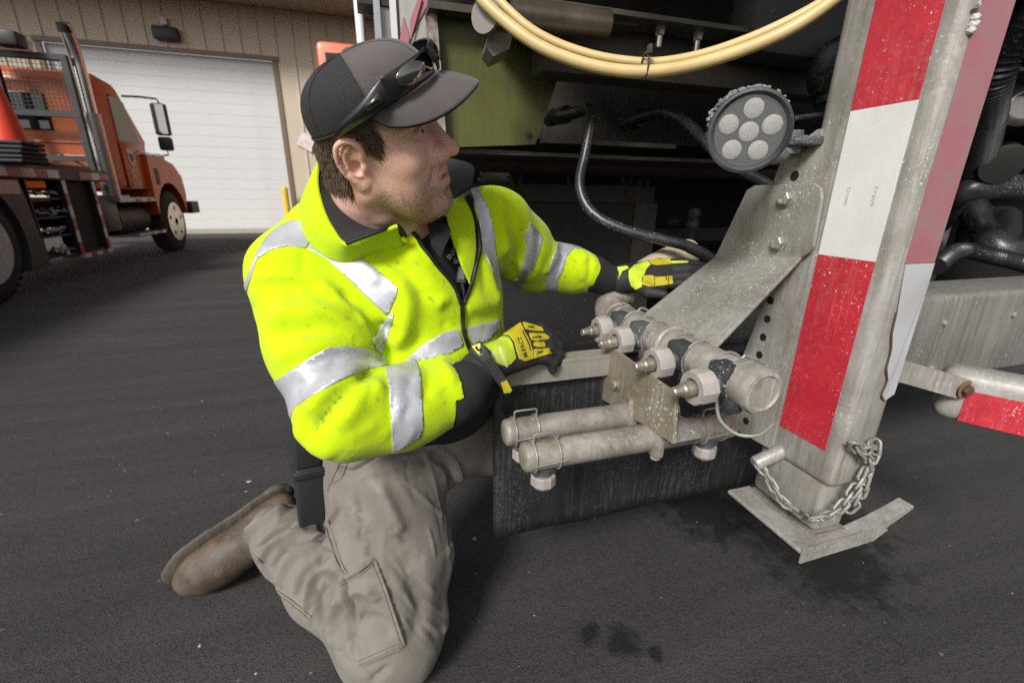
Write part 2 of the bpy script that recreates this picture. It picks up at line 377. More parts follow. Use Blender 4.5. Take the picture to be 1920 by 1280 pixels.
def wheel(y, x, r, w, steer, rimm, name='wheel'):
    e = MB(); c = np.array((x, y, r))-OL
    e.lathe(c-(0, 0, 0), (-1, 0, 0), [(0, r*.60), (-.0, r*.62), (.0, r*.80), (.02, r*.93), (.05, r), (w-.05, r), (w-.02, r*.93), (w, r*.62)], n=40)
    t = e.build('wheel', rubber, ot, smooth=True)
    g = MB(); 
    for k in range(44):   # tread lugs
        an = 2*math.pi*k/44; M = Matrix.Translation(Vector(c))@Matrix.Rotation(an, 4, 'X')
        g.box((-w+.03, -.022, r-.006), (-.03, .022, r+.008), M=M)
    g.build('tread', rubber, t)['kind'] = 'stuff'
    d = MB().lathe(c+(.012, 0, 0), (-1, 0, 0), [(.0, r*.64), (.012, r*.60), (.05, r*.56), (.11, r*.36), (.10, r*.30), (.02, r*.22), (.0, r*.12)] if steer else [(.0, r*.66), (.02, r*.60), (.12, r*.54), (.20, r*.40), (.2, r*.2), (.14, r*.15), (.12, r*.1)], n=36).build('rim', rimm, t, smooth=True)
    for k in range(5 if steer else 8):
        an = 2*math.pi*k/(5 if steer else 8)+.3; q = c+np.array((.002 if steer else -.1, math.cos(an)*r*.45, math.sin(an)*r*.45)); MB().lathe(q-(0.035, 0, 0), (1, 0, 0), [(0, r*.07), (.045 if steer else .02, r*.075)], n=12).build('hand_hole', blk, t)
    for k in range(10):
        an = 2*math.pi*k/10; q = c+np.array((-.01, math.cos(an)*r*.26, math.sin(an)*r*.26)); MB().cyl(q-(.08, 0, 0), q+(.02, 0, 0), .016, n=6).build('lug_nut', chrome, t)
    return t
wheel(9.62, SX+.0, .51, .27, True, alum); wheel(5.22, SX+.02, .53, .26, False, wheelw)
# mudguard behind the rear wheel
pts = [(0, 5.22+.66*math.cos(a), .53+.66*math.sin(a)) for a in np.radians(np.linspace(-28, 90, 14))] + [(0, 5.22, 1.12), (0, 6.02, 1.12), (0, 6.05, .95), (0, 6.12, .25), (0, 6.05, .22)]
m = MB(); m.prism([np.array((SX-.02, p[1], p[2]))-OL for p in pts], (-.5, 0, 0)); m.build('mudguard', mat('mudguard', (.045, .046, .048), .5), ot)
ob((SX-.03, 5.3, .98), (SX-.005, 5.98, 1.11)).build('mudguard_badge', mat('dull_steel', (.35, .34, .33), .5, .6), ot)
# tool shelves
sh = ob((-4.0, 6.14, .28), (-3.95, 6.72, 1.12)).build('tool_rack', blk, ot)
for z in (.30, .52, .72, .92): ob((-3.95, 6.14, z), (SX-.03, 6.72, z+.02)).build('shelf', blk, sh)
ob((-3.95, 6.12, .28), (SX-.03, 6.14, 1.12)).build('side_plate', blk, sh)
tool = mat('tool_steel', (.30, .31, .33), .4, .7); V, F = [], []
for z in (.32, .54, .74, .94):
    g = MB()
    for k in range(16):
        y = random.uniform(6.18, 6.66); x = random.uniform(SX-.16, SX-.03); a = Vector(np.array((x, y, z+.02))-OL); d = Vector((random.uniform(-.5, .5), random.uniform(-1, 1), random.uniform(-.1, .4))).normalized()*random.uniform(.03, .09)
        g.cyl(a-d+Vector((0, 0, .03)), a+d+Vector((0, 0, .03)), random.uniform(.008, .02), n=6)
    g.build('clamp_row', tool, sh)['kind'] = 'stuff'
# hanging side panel with taped edges and step
ob((-3.6, 6.76, .30), (SX-.06, 7.28, 1.12)).build('side_locker', mat('locker_black', (.010, .010, .011), .75), ot)
stp = ob((-3.6, 6.66, .245), (SX+.0, 7.36, .285)).build('step_plate', tool, ot)
for j in range(5): ob((SX-.002, 6.72+j*.128, .24), (SX+.006, 6.845+j*.128, .29)).build('reflective_tape', (twht, tred)[j % 2], stp)
for k, y in enumerate((6.71, 7.31)):
    e = ob((SX-.06, y-.035, .28), (SX-.008, y+.035, 1.13)).build('locker_post', blk, ot)
    for j in range(6): ob((SX-.008, y-.03, .29+j*.14), (SX-.001, y+.03, .43+j*.14-.003)).build('reflective_tape', (tred, twht)[j % 2], e)
# tanks, steps
ob((-3.95, 7.42, .48), (SX-.05, 7.88, .90), .03).build('battery_box', mat('grey_box', (.06, .06, .062), .5), ot, smooth=True)
MB().lathe(np.array((-3.72, 7.95, .62))-OL, (0, 1, 0), [(0, .2), (.02, .235), (.95, .235), (.97, .2)], n=28).build('fuel_tank', blk, ot, smooth=True)
MB().lathe(np.array((-3.66, 7.62, 1.02))-OL, (0, 0, 1), [(0, .10), (.02, .13), (.12, .13), (.14, .1)], n=20).build('air_filter', blk, ot, smooth=True)
st1 = ob((-3.75, 7.9, .86), (SX+.0, 9.0, .93), .01).build('cab_step', tool, ot)
for j in range(4): ob((SX-.002, 8.35+j*.16, .865), (SX+.008, 8.505+j*.16, .91)).build('reflective_tape', (tred, twht)[j % 2], st1)
st2 = ob((-3.75, 8.15, .36), (SX+.02, 9.1, .41), .01).build('lower_step', tool, ot)
for j in range(3): ob((SX+.02, 8.6+j*.16, .365), (SX+.028, 8.755+j*.16, .405)).build('reflective_tape', (twht, tred)[j % 2], st2)
# cab
cab = MB()
prof = [(8.02, 1.02), (9.1, 1.02), (9.32, 1.62), (9.22, 1.72), (8.86, 2.38), (8.72, 2.5), (8.15, 2.55), (8.02, 2.42)]
cab.prism([np.array((-5.62, y, z))-OL for y, z in prof], (2.14, 0, 0), bev=.09)
cb = cab.build('cab', orange, ot, smooth=True)
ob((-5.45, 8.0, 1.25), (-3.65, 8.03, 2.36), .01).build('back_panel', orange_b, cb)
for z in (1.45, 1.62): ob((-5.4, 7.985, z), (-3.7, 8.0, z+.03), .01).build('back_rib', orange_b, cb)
ob((-5.2, 7.97, 1.78), (-4.0, 8.0, 2.22), .012).build('rear_window', glass, cb)
w_ = MB(); w_.prism([np.array((SX-.09, y, z))-OL for y, z in ((8.42, 1.72), (9.08, 1.72), (8.83, 2.28), (8.42, 2.32))], (.02, 0, 0)); w_.build('side_window', glass, cb)
w_ = MB(); w_.prism([np.array((-5.45, y, z))-OL for y, z in ((9.20, 1.76), (9.23, 1.78), (8.90, 2.36), (8.87, 2.34))], (1.85, 0, 0)); w_.build('windscreen', glass, cb)
m = MB(); m.prism([np.array((SX-.07, y, z))-OL for y, z in ((8.40, 1.05), (9.12, 1.05), (9.12, 1.7), (8.40, 1.7))], (.015, 0, 0), bev=.006); dr = m.build('cab_door', orange, cb, smooth=True)
m = MB(); m.prism([np.array((SX-.05, y, z))-OL for y, z in ((8.52, 1.62), (8.72, 1.62), (8.72, 1.46), (8.62, 1.36), (8.52, 1.46))], (.006, 0, 0)); m.build('door_crest', twht, dr)
m = MB(); m.prism([np.array((SX-.043, y, z))-OL for y, z in ((8.56, 1.55), (8.68, 1.55), (8.68, 1.48), (8.62, 1.42), (8.56, 1.48))], (.004, 0, 0)); m.build('crest_field', mat('crest_blue', (.03, .05, .14), .5), dr)
for z, a in ((1.28, .2), (1.2, .16), (1.1, .3)): ob((SX-.05, 8.5, z), (SX-.046, 8.5+a, z+.045)).build('door_stripe', mat('faded_lettering', (.45, .33, .26), .5), dr)
hd = MB(); hd.prism([np.array((-5.35, y, z))-OL for y, z in ((9.1, 1.0), (10.85, 1.0), (10.85, 1.30), (10.6, 1.45), (9.9, 1.58), (9.25, 1.72))], (1.55, 0, 0), bev=.1); hd.build('hood', orange, ot, smooth=True)
# front fender with wheel arch
arch = [(9.62+.6*math.cos(a), .56+.6*math.sin(a)) for a in np.radians(np.linspace(8, 172, 18))]
fp = [(10.34, .98), (10.28, 1.28), (10.0, 1.48), (9.6, 1.55), (9.0, 1.58), (8.98, .95), (9.02, .66)]
m = MB(); m.prism([np.array((SX-.55, y, z))-OL for y, z in ([(10.22, .66)]+arch[::1]+[(9.02, .66)] + fp[::-1][1:])], (.56, 0, 0)); m.build('front_fender', orange, ot)
ob((SX-.01, 9.18, 1.12), (SX+.02, 9.3, 1.38), .01).build('fender_vent', blk, ot)
ob((SX-.12, 9.5, 1.52), (SX+.0, 9.75, 1.62), .03).build('marker_lamp', mat('amber', (.6, .35, .1), .3), ot)
ob((-5.7, 10.35, .62), (SX+.06, 10.75, .84), .02).build('bumper', blk, ot)
# exhaust stack
stack = MB(); c0 = np.array((-3.52, 7.96, 0))-OL
stack.tube([c0+(0, 0, .92), c0+(0, 0, 2.55)]+[c0+(0, -.0-.12*(t**2), 2.55+.45*t) for t in (.3, .6, .9, 1.0)], .075, n=20, cap=False); stk = stack.build('exhaust_stack', chrome, ot, smooth=True)
g = MB().tube([c0+(0, 0, .95), c0+(0, 0, 2.0)], .1, n=22).build('heat_shield', mat('shield_steel', (.42, .40, .38), .35, .9, bump=.004, bscale=55), stk, smooth=True)
MB().tube([c0+(0, -.1, 2.9), c0+(0, -.118, 2.985)], .072, n=20).build('stack_bore', mat('soot', (.006, .006, .006), .9), stk)
ob((-3.68, 7.82, .86), (SX+.02, 8.12, .96), .01).build('stack_foot', tool, ot)
# headache rack
rk = MB(); ry = 7.76
for x in (-3.56, -4.28, -5.0, -5.72): rk.box(np.array((x-.035, ry-.04, 1.27))-OL, np.array((x+.035, ry+.03, 2.62))-OL)
for z in (2.60, 1.95, 1.42): rk.box(np.array((-5.75, ry-.042, z-.035))-OL, np.array((-3.53, ry+.032, z+.03))-OL)
rk = rk.build('headache_rack', blk, ot)
g = MB()
for i in range(46): x = -5.7+i*.047; g.box(np.array((x, ry-.004, 1.98))-OL, np.array((x+.005, ry+.001, 2.58))-OL)
for i in range(13): z = 1.99+i*.047; g.box(np.array((-5.7, ry+.001, z))-OL, np.array((-3.56, ry+.006, z+.005))-OL)
g.build('wire_screen', blk, rk)['kind'] = 'stuff'
MB().tube([np.array((-3.6, ry, 1.30))-OL, np.array((-4.6, ry+.02, 1.9))-OL], .012, n=6).build('brace', blk, rk)
ob((-4.5, 7.6, 2.66), (-3.9, 7.9, 2.78), .03).build('light_bar', mat('light_housing', (.5, .5, .5), .35), ot, smooth=True)
ob((-4.12, 7.5, 2.64), (-3.86, 7.72, 2.80), .03).build('work_lamp', blk, ot, smooth=True)
# mirror
q0 = np.array((SX-.05, 8.78, 2.36))-OL; q1 = np.array((SX+.32, 8.98, 2.38))-OL
mr = MB().tube([q0, q0+(.2, .1, .02), q1, q1+(.02, .01, -.06)], .014, n=8).build('mirror_arm', blk, ot, smooth=True)
hb = MB().box(q1+(-.10, -.05, -.52), q1+(.10, .07, -.06), .03).build('mirror', blk, mr, smooth=True)
MB().box(q1+(-.085, -.058, -.50), q1+(.085, -.049, -.08)).build('mirror_glass', mat('mirror_glass', (.35, .36, .37), .05, 1.), hb)
MB().box(q1+(-.09, -.05, -.74), q1+(.09, .07, -.54), .03).build('spot_mirror', blk, mr, smooth=True)
MB().tube([q1+(0, 0, -.74), q1+(0, .02, -.80), q1+(-.15, .02, -.83), np.array((SX-.05, 8.95, 1.62))-OL], .012, n=8).build('mirror_stay', chrome, mr, smooth=True)

# nested traffic cones on the flatbed
cone_o = mat('cone_orange', (.75, .055, .02), .45); cone_b = mat('cone_base_black', (.014, .014, .015), .7); cone_w = mat('cone_collar', (.7, .7, .7), .4)
def cone_parts(root, full):
    m = MB(); M = Matrix.Rotation(random.uniform(-.06, .06), 4, 'Z'); m.box((-.19, -.19, 0), (.19, .19, .035), .015, M=M); m.build('base', cone_b, root)
    b = MB().lathe((0, 0, .03), (0, 0, 1), [(0, .145), (.1, .128), (.72 if full else .12, .03 if full else .125), (.73 if full else .121, .0301)][:3], n=28).build('cone_body', cone_o, root, smooth=True)
    if full: MB().lathe((0, 0, .36), (0, 0, 1), [(0, .0902), (.14, .0685)], n=28, cap=False).build('reflective_collar', cone_w, b, smooth=True)
cx, cy = wP(55, 284, 1, 6.02)[0]-.145, 6.02
names = ('bottom', 'second', 'third', 'fourth', 'top')
lab = {4: 'orange traffic cone on top of the nested stack on the flatbed', 0: 'lowest black cone base of the stack resting on the flatbed deck', 1: 'second black cone base up from the flatbed deck in the cone stack', 2: 'middle black cone base in the stack of nested traffic cones', 3: 'black cone base just under the topmost orange traffic cone'}
for k in range(5):
    e = empty('traffic_cone', (cx+random.uniform(-.012, .012), cy+random.uniform(-.012, .012), 1.272+k*.042)); cone_parts(e, k == 4)
    tag(e, lab.get(k, 'black square cone base nested under the top traffic cone on the flatbed'), 'traffic cone', 'traffic cones stacked on the flatbed')
e = tag(empty('rubber_mat', (-3.66, 6.42, 1.272)), 'folded black rubber mat on the flatbed beside the traffic cones', 'mat')
for k in range(3): MB().box((-.2, -.26+.02*k, k*.045), (.2, .30-.03*k, k*.045+.04), .018).build('fold', cone_b, e, smooth=True)
e = tag(MB().box((-.06, -.42, 0), (.06, .42, .045), .012, M=Matrix.Rotation(.08, 4, 'Z')).build('wooden_plank', mat('old_wood', (.36, .22, .15), .8, col2=(.26, .16, .11), nscale=20), None, smooth=True), 'weathered tan plank lying along the edge of the flatbed', 'plank'); e.location = (-3.5, 7.08, 1.272)

# second orange truck, far behind the man
p = wP(618, 100, 1, 8.5)
o2 = tag(empty('orange_truck', (p[0]+.6, 9.2, 0)), 'orange truck cab showing just beside the grey cap', 'truck')
M0 = np.array([p[0]+.6, 9.2, 0])
def o2b(lo, hi, bev=0): return MB().box(np.array(lo)-M0, np.array(hi)-M0, bev)
x0 = wP(592, 95, 1, 8.5)[0]; zt = wP(600, 74, 1, 8.5)[2]
c2 = o2b((x0, 8.5, 1.0), (x0+2.2, 9.9, zt), .09).build('cab', orange, o2, smooth=True)
o2b((x0+.13, 8.48, zt-.75), (x0+2.05, 8.5, zt-.17), .01).build('rear_window', glass, c2)
o2b((x0+.1, 9.9, .9), (x0+2.1, 11.2, 1.75), .1).build('hood', orange, o2, smooth=True)
for xx in (x0+.15, x0+2.05):
    for yy in (8.7, 10.6): MB().lathe(np.array((xx, yy, .5))-M0, (1, 0, 0), [(-.13, .3), (-.13, .46), (-.1, .5), (.1, .5), (.13, .46), (.13, .3)], n=28).build('wheel', rubber, o2, smooth=True)
o2b((x0+.5, 8.6, .5), (x0+1.7, 11.0, .9)).build('chassis_frame', blk, o2)
# ------------------------------------------------------------------ spray truck
galv = mat('galvanised_dirty', (.375, .358, .335), .5, .12, col2=(.25, .235, .21), nscale=11, speck=.75, sscale=230, salt=.55, streak=.75, stcol=(.19, .17, .115), rust=.35, bump=.0006, bscale=120)
galv_l = mat('galvanised_bare', (.37, .355, .335), .45, .15, col2=(.23, .215, .19), nscale=16, salt=.6, speck=.6, sscale=240, streak=.25, stcol=(.21, .19, .14), bump=.0004, bscale=140)
plate_m = mat('bracket_plate', (.345, .328, .298), .42, .18, col2=(.22, .208, .18), nscale=9, salt=.55, speck=.8, sscale=170, streak=.25, rust=.12, bump=.0003, bscale=200)
brown_pl = mat('stained_plate', (.28, .25, .19), .5, .15, col2=(.18, .155, .105), nscale=9, salt=.6, speck=.8, sscale=200, streak=.8, stcol=(.17, .135, .07), rust=.4, bump=.0005, bscale=120)
pipe_m = mat('pipe_steel', (.36, .34, .305), .5, .12, col2=(.17, .15, .115), nscale=15, salt=.6, speck=.6, sscale=300, streak=.3, stcol=(.15, .12, .075), rust=.8, bump=.0006, bscale=160)
wire_m = mat('clip_wire', (.42, .41, .38), .4, .5, col2=(.3, .29, .26), nscale=40)
nutm = mat('nozzle_nut', (.37, .335, .315), .62, col2=(.28, .255, .235), nscale=26, speck=.4, sscale=300, bump=.0003, bscale=200)
brass = mat('nozzle_tip', (.62, .58, .48), .3, .75, col2=(.42, .38, .30), nscale=30, speck=.4, sscale=380)
saddle = mat('saddle_black', (.018, .019, .021), .5, speck=.8, sscale=230, dust=.5, dcol=(.22, .23, .24), bump=.001, bscale=150)
red_t = mat('red_tape', (.56, .028, .045), .35, col2=(.42, .02, .035), nscale=14, salt=.14, speck=1.0, sscale=150, scol=(.66, .60, .58), streak=.25, stcol=(.3, .02, .03), bump=.0002, bscale=400)
wht_t = mat('white_tape', (.74, .735, .72), .4, col2=(.66, .655, .64), nscale=10, speck=.15, sscale=260, streak=.12, stcol=(.4, .38, .3), bump=.0002, bscale=400)
pink_t = mat('faded_red_tape', (.36, .12, .145), .45, col2=(.31, .17, .18), nscale=18, speck=.5, sscale=420, scol=(.40, .05, .07), bump=.0002, bscale=400)
pale_t = mat('soiled_white_tape', (.47, .47, .47), .45, col2=(.40, .40, .40), nscale=9, speck=.2, sscale=300)
flapm = mat('rubber_flap', (.006, .0062, .0068), .55, col2=(.011, .0115, .012), nscale=9, speck=.75, sscale=420, salt=.10, scol=(.34, .34, .33), streak=.35, stcol=(.03, .03, .03), bump=.0008, bscale=90)
hosem = mat('hydraulic_hose', (.012, .012, .013), .35, speck=.7, sscale=300, col2=(.03, .03, .03), nscale=20)
greenp = mat('olive_paint', (.095, .105, .018), .5, col2=(.060, .054, .024), nscale=2.2, streak=.5, stcol=(.06, .045, .025), rust=.3, bump=.0006, bscale=60)
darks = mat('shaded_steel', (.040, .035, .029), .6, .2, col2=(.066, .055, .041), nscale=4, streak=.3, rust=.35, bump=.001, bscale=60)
browns = mat('rusty_shaft', (.10, .075, .05), .6, .3, col2=(.06, .045, .035), nscale=8, rust=.5)
blackhole = mat('underbody_black', (.012, .0115, .011), .8, col2=(.02, .018, .016), nscale=5)  # near-black, underbody gloom put into the steel colour
grey_p = mat('grey_paint', (.40, .40, .39), .5, col2=(.33, .33, .32), nscale=4, streak=.2)
yhose = mat('yellow_hose', (.62, .47, .215), .42, col2=(.54, .40, .18), nscale=18, speck=.25, sscale=300, scol=(.45, .36, .2), bump=.0002, bscale=200)

TL = Vector((1.7, 3.0, 0)); st = tag(empty('spray_truck', TL), 'spray truck with a red and white taped corner post and nozzle bars', 'truck')
def part(mb, name, mt, parent=st, smooth=None, angle=None):
    o = mb.build(name, mt, parent, smooth, angle)
    if parent is st: o.matrix_parent_inverse = Matrix.Translation(-TL)
    return o
def W(px, py, ax, val): return wP(px, py, ax, val)
def wpoly(pts, ax, val): return [W(x, y, ax, val) for x, y in pts]
PXF, PYF = .80, .51                                    # left face and camera face of the corner post
# ---- corner post
post = part(MB().box((PXF, PYF, .492), (PXF+.098, PYF+.194, 2.6), .021, 4), 'corner_post', galv, smooth=True, angle=30)
yL, yR = PYF+.132, PYF+.028
for z0, z1, mt in ((.568, .930, red_t), (.9305, 1.173, wht_t), (1.1735, 1.50, red_t), (1.5005, 1.75, wht_t), (1.7505, 2.1, red_t)):
    part(MB().box((PXF-.0012, yR, z0), (PXF-.0002, yL, z1)), 'reflective_tape', mt, post)
for z0, z1, mt in ((.931, 1.335, pink_t), (1.3355, 1.6, pale_t), (1.6, 2.0, pink_t)):
    part(MB().box((PXF+.024, PYF-.0012, z0), (PXF+.094, PYF-.0002, z1)), 'reflective_tape', mt, post)
# torn lower tape on the camera face
tp = [(PXF+.026, .930), (PXF+.094, .930), (PXF+.094, .690), (PXF+.074, .679), (PXF+.060, .692), (PXF+.064, .72), (PXF+.052, .745), (PXF+.050, .78), (PXF+.040, .81), (PXF+.036, .85)]
m = MB(); m.prism([(x, PYF-.003+(.0022 if x > PXF+.07 or z > .88 else 0), z) for x, z in tp[::-1]], (0, -.0012, 0)); part(m, 'torn_tape', pale_t, post)
m = MB(); m.tube([(x-.0015, PYF-.003, z) for x, z in catmull(tp[3:], 3)], .0013, n=5); part(m, 'torn_edge', mat('torn_edge', (.10, .05, .03), .8), post)
m = MB()
for z in (1.30, 1.285, 1.31, 1.27, 1.262, 1.255): m.cyl((PXF+.018+random.uniform(-.004, .004), PYF-.002, z), (PXF+.018, PYF-.006, z-.003), .006+random.uniform(0, .003), .002, n=7)
part(m, 'salt_crust', mat('salt_crust', (.5, .49, .46), .9, bump=.002, bscale=150), post)
# tape print
Vt, Ft = text_mesh('DOT-C2', .0095)
for y in (yL-.030, yR+.028):
    part_v = [(PXF-.0018, y+v[1]*.8, 1.035+v[0]*.9) for v in Vt]
    o = pd('tape_print', part_v, Ft, mat('print_grey', (.42, .42, .42), .6), post)
# ---- inner leg, pin, foot
leg = part(MB().box((PXF+.010, PYF+.014, .378), (PXF+.088, PYF+.180, .56), .016, 3), 'inner_leg', galv, smooth=True, angle=30)
FX, FY, FZ = .754, .503, .372
foot = MB(); foot.box((FX, FY, FZ-.010), (FX+.150, FY+.197, FZ), .003)
foot = part(foot, 'foot_plate', galv_l)
m = MB(); m.prism([(FX+.149, FY, FZ-.010), (FX+.149, FY, FZ), (FX+.21, FY, FZ+.010), (FX+.30, FY, FZ+.040), (FX+.304, FY, FZ+.031), (FX+.235, FY, FZ-.004)], (0, .030, 0), bev=.002); part(m, 'turned_up_toe', galv_l, foot)
m = MB(); m.prism([(FX+.002, FY-.004, FZ-.030), (FX+.002, FY-.004, FZ+.004), (FX+.14, FY-.004, FZ+.004), (FX+.22, FY-.004, FZ+.010), (FX+.235, FY-.004, FZ-.004), (FX+.20, FY-.004, FZ-.024)], (0, .0035, 0)); part(m, 'foot_lip', galv_l, foot)
wx0, wx1, wy0, wy1 = PXF+.008, PXF+.09, PYF+.012, PYF+.182
m = MB(); m.tube([(wx0, wy0+.01, FZ+.002), (wx0, wy1, FZ+.002), (wx1, wy1, FZ+.002), (wx1, wy0, FZ+.002), (wx0+.01, wy0, FZ+.002)], .004, n=8); part(m, 'weld_bead', mat('weld', (.26, .23, .19), .6, .2, rust=.6, bump=.003, bscale=180), foot, smooth=True)
pin = part(MB().lathe((PXF+.03, PYF+.118, .520), (-.92, .10, -.38), [(0, .0155), (.088, .0155), (.092, .013)], n=24), 'locking_pin', galv_l, post, smooth=True)
# ---- gusset with holes
gx = PXF-.003
gp = wpoly([(1580, 236), (1532, 243), (1470, 290), (1452, 335), (1450, 400), (1452, 520), (1354, 762), (1350, 782), (1362, 795), (1445, 842)], 0, gx)
gp = [(p[1], p[2]) for p in gp]; ye = min(p[0] for p in gp)-.001; print('gusset edge', ye); gp += [(ye, gp[-1][1]-.012), (ye, gp[0][1]+.01)]
m = MB(); m.prism([(gx, a, b) for a, b in gp], (.009, 0, 0)); gus = part(m, 'gusset_plate', galv)
holes = [(1453, 528), (1445, 563), (1439, 598), (1431, 632), (1424, 665), (1417, 698), (1410, 730), (1404, 760), (1399, 789), (1490, 330)]
holem = mat('hole_dark', (.004, .004, .004), .9)
for h in holes:
    p = W(*h, 0, gx); r = .0085 if h[0] < 1480 else .0095
    part(MB().lathe((gx-.0007, p[1], p[2]), (1, 0, 0), [(0, r), (.0035, r*.98)], n=16), 'bolt_hole', holem, gus)
# ---- bent bracket plate
bx = gx-.010
up = wpoly([(1342, 483), (1402, 357), (1416, 348), (1528, 344), (1541, 352), (1543, 372), (1527, 462), (1518, 474), (1503, 484)], 0, bx)
lowR, lowL = W(1340, 655, 0, .575), W(1196, 600, 0, .575)
bm_v = [tuple(p) for p in up]; nU = len(bm_v)
rows = []
for t in np.linspace(0, 1, 9)[1:]:
    e = t*t*(3-2*t)*.25+t*.75
    a = up[0]*(1-e)+lowL*e; b = up[-1]*(1-e)+lowR*e
    rows.append([a*(1-s)+b*s for s in np.linspace(0, 1, 7)])
V = bm_v[:]; F = [tuple(range(nU))]
r0 = [up[0]*(1-s)+up[-1]*s for s in np.linspace(0, 1, 7)]
idx = [0]+[len(V)+i for i in range(5)]+[nU-1]; V += [tuple(p) for p in r0[1:-1]]
F = [tuple(list(range(nU))+idx[-2:0:-1])]
for r in rows:
    k = len(V); V += [tuple(p) for p in r]; ni = [k+i for i in range(7)]
    for i in range(6): F.append((idx[i], idx[i+1], ni[i+1], ni[i]))
    idx = ni
br = pd('bracket_plate', V, F, plate_m, st); br.matrix_parent_inverse = Matrix.Translation(-TL)
sm = br.modifiers.new('t', 'SOLIDIFY'); sm.thickness = .007; sm.offset = 0
bv = br.modifiers.new('b', 'BEVEL'); bv.width = .0015; bv.segments = 2
def hexbolt(p, d, r=.0125, h=.009, mt=galv_l, parent=None, washer=True):
    d = Vector(d).normalized(); m = MB()
    if washer: m.lathe(Vector(p), d, [(0, r*1.28), (.0022, r*1.28)], n=20)
    m.lathe(Vector(p)+d*.0022, d, [(0, r), (h*.8, r), (h, r*.86)], n=6)
    return part(m, 'hex_bolt', mt, parent)
for q in ((1476, 372), (1462, 455)): hexbolt(W(*q, 0, bx-.0035), (-1, 0, 0), .0135, .010, plate_m, br)
# ---- upper nozzle manifold
MX, MZ, MR = .560, .742, .0355
y0, y1 = W(1418, 728, 0, MX)[1]+.012, W(1158, 603, 0, MX)[1]
man = part(MB().lathe((MX, y0, MZ), (0, 1, 0), [(0, MR), (y1-y0, MR)], n=36), 'nozzle_manifold', pipe_m, smooth=True)
part(MB().lathe((MX, y0+.028, MZ), (0, -1, 0), [(0, MR+.0005), (.004, MR+.0035), (.05, MR+.003), (.056, MR+.0005), (.058, MR-.006), (.055, MR-.009), (.054, .004)], n=40), 'end_cap', pipe_m, man, smooth=True)
el = catmull([(MX, y1-.005, MZ), (MX, y1+.035, MZ+.003), (MX+.02, y1+.075, MZ+.02), (MX+.07, y1+.10, MZ+.045)], 6)
part(MB().tube(el, MR+.003, n=28), 'elbow', pipe_m, man, smooth=True)
part(MB().tube(catmull([(MX, y1-.008+.012*0, MZ+(MR+.004)*1)]*1+[(MX+(MR+.004)*math.sin(a), y1-.006, MZ+(MR+.004)*math.cos(a)) for a in np.linspace(.3, 6.2, 16)], 3), .0045, n=8), 'weld_ring', pipe_m, man, smooth=True)
part(MB().tube(catmull([(MX+.055, y1+.095, MZ+.036), (MX+.10, y1+.115, MZ+.06), (MX+.2, y1+.15, MZ+.10), (MX+.34, y1+.2, MZ+.13)], 6), .040, n=28), 'feed_hose', mat('tan_hose', (.52, .43, .30), .6, col2=(.42, .35, .24), nscale=14, speck=.3, bump=.0008, bscale=50), man, smooth=True)
wy = W(1262, 640, 0, MX)[1]
part(MB().tube([(MX+(MR+.003)*math.sin(a), wy+.0, MZ+(MR+.003)*math.cos(a)) for a in np.linspace(0, 2*math.pi, 33)[:-1]], .0062, n=10, closed=True), 'coupling_bead', pipe_m, man, smooth=True)
nz_px = [((1136, 622), (1098, 640)), ((1172, 646), (1140, 657)), ((1243, 690), (1207, 706)), ((1322, 728), (1270, 746))]
nut_facet = lambda i: 1.0-.045*abs(math.sin(i*math.pi/5))**.6
def nozzle(base, d, parent, s=1.0, name=''):
    base = Vector(base); d = Vector(d).normalized()
    part(MB().lathe(base-d*.030, d, [(0, .021*s), (.018, .022*s), (.034, .017*s), (.036, .014*s)], n=20), 'nozzle_body', saddle, parent, smooth=True)
    part(MB().lathe(base+d*.004, d, [(0, .0285*s), (.003, .0305*s), (.027*s, .0305*s), (.032*s, .0285*s), (.032*s, .0175*s), (.026*s, .0165*s)], n=50, facet=nut_facet), 'nozzle_nut', nutm, parent, smooth=True, angle=25)
    part(MB().lathe(base+d*.024, d, [(0, .017*s), (.004, .0165*s), (.010*s, .0115*s)], n=24), 'seal', mat('seal_grey', (.10, .11, .12), .6, speck=.4), parent, smooth=True)
    part(MB().lathe(base+d*(.030*s), d, [(0, .0128*s), (.010*s, .0128*s), (.011*s, .0105*s), (.014*s, .0105*s), (.0145*s, .0128*s), (.023*s, .0125*s), (.026*s, .0098*s), (.030*s, .0098*s), (.031*s, .0085*s), (.041*s, .0082*s), (.043*s, .0066*s), (.042*s, .003*s)], n=18), 'nozzle_tip', brass, parent, smooth=True, angle=35)
def clip(c, axis, r, loop_dir, parent, w=.046, loop=.018, th=.0024):
    """wire clip: two rings round the pipe, joined by a square loop"""
    c = Vector(c); a = Vector(axis).normalized(); u = Vector(loop_dir).normalized(); u = (u-a*u.dot(a)).normalized(); v = a.cross(u)
    m = MB()
    for s in (-1, 1):
        m.tube([c+a*(s*w/2)+(u*math.cos(t)+v*math.sin(t))*(r+th) for t in np.linspace(0, 2*math.pi, 29)[:-1]], th, n=7, closed=True)
    m.tube([c-a*w/2+u*(r+th), c-a*w/2+u*(r+loop*.9), c-a*(w/2-.003)+u*(r+loop), c+a*(w/2-.003)+u*(r+loop), c+a*w/2+u*(r+loop*.9), c+a*w/2+u*(r+th)], th, n=7)
    return part(m, 'wire_clip', wire_m, parent, smooth=True)
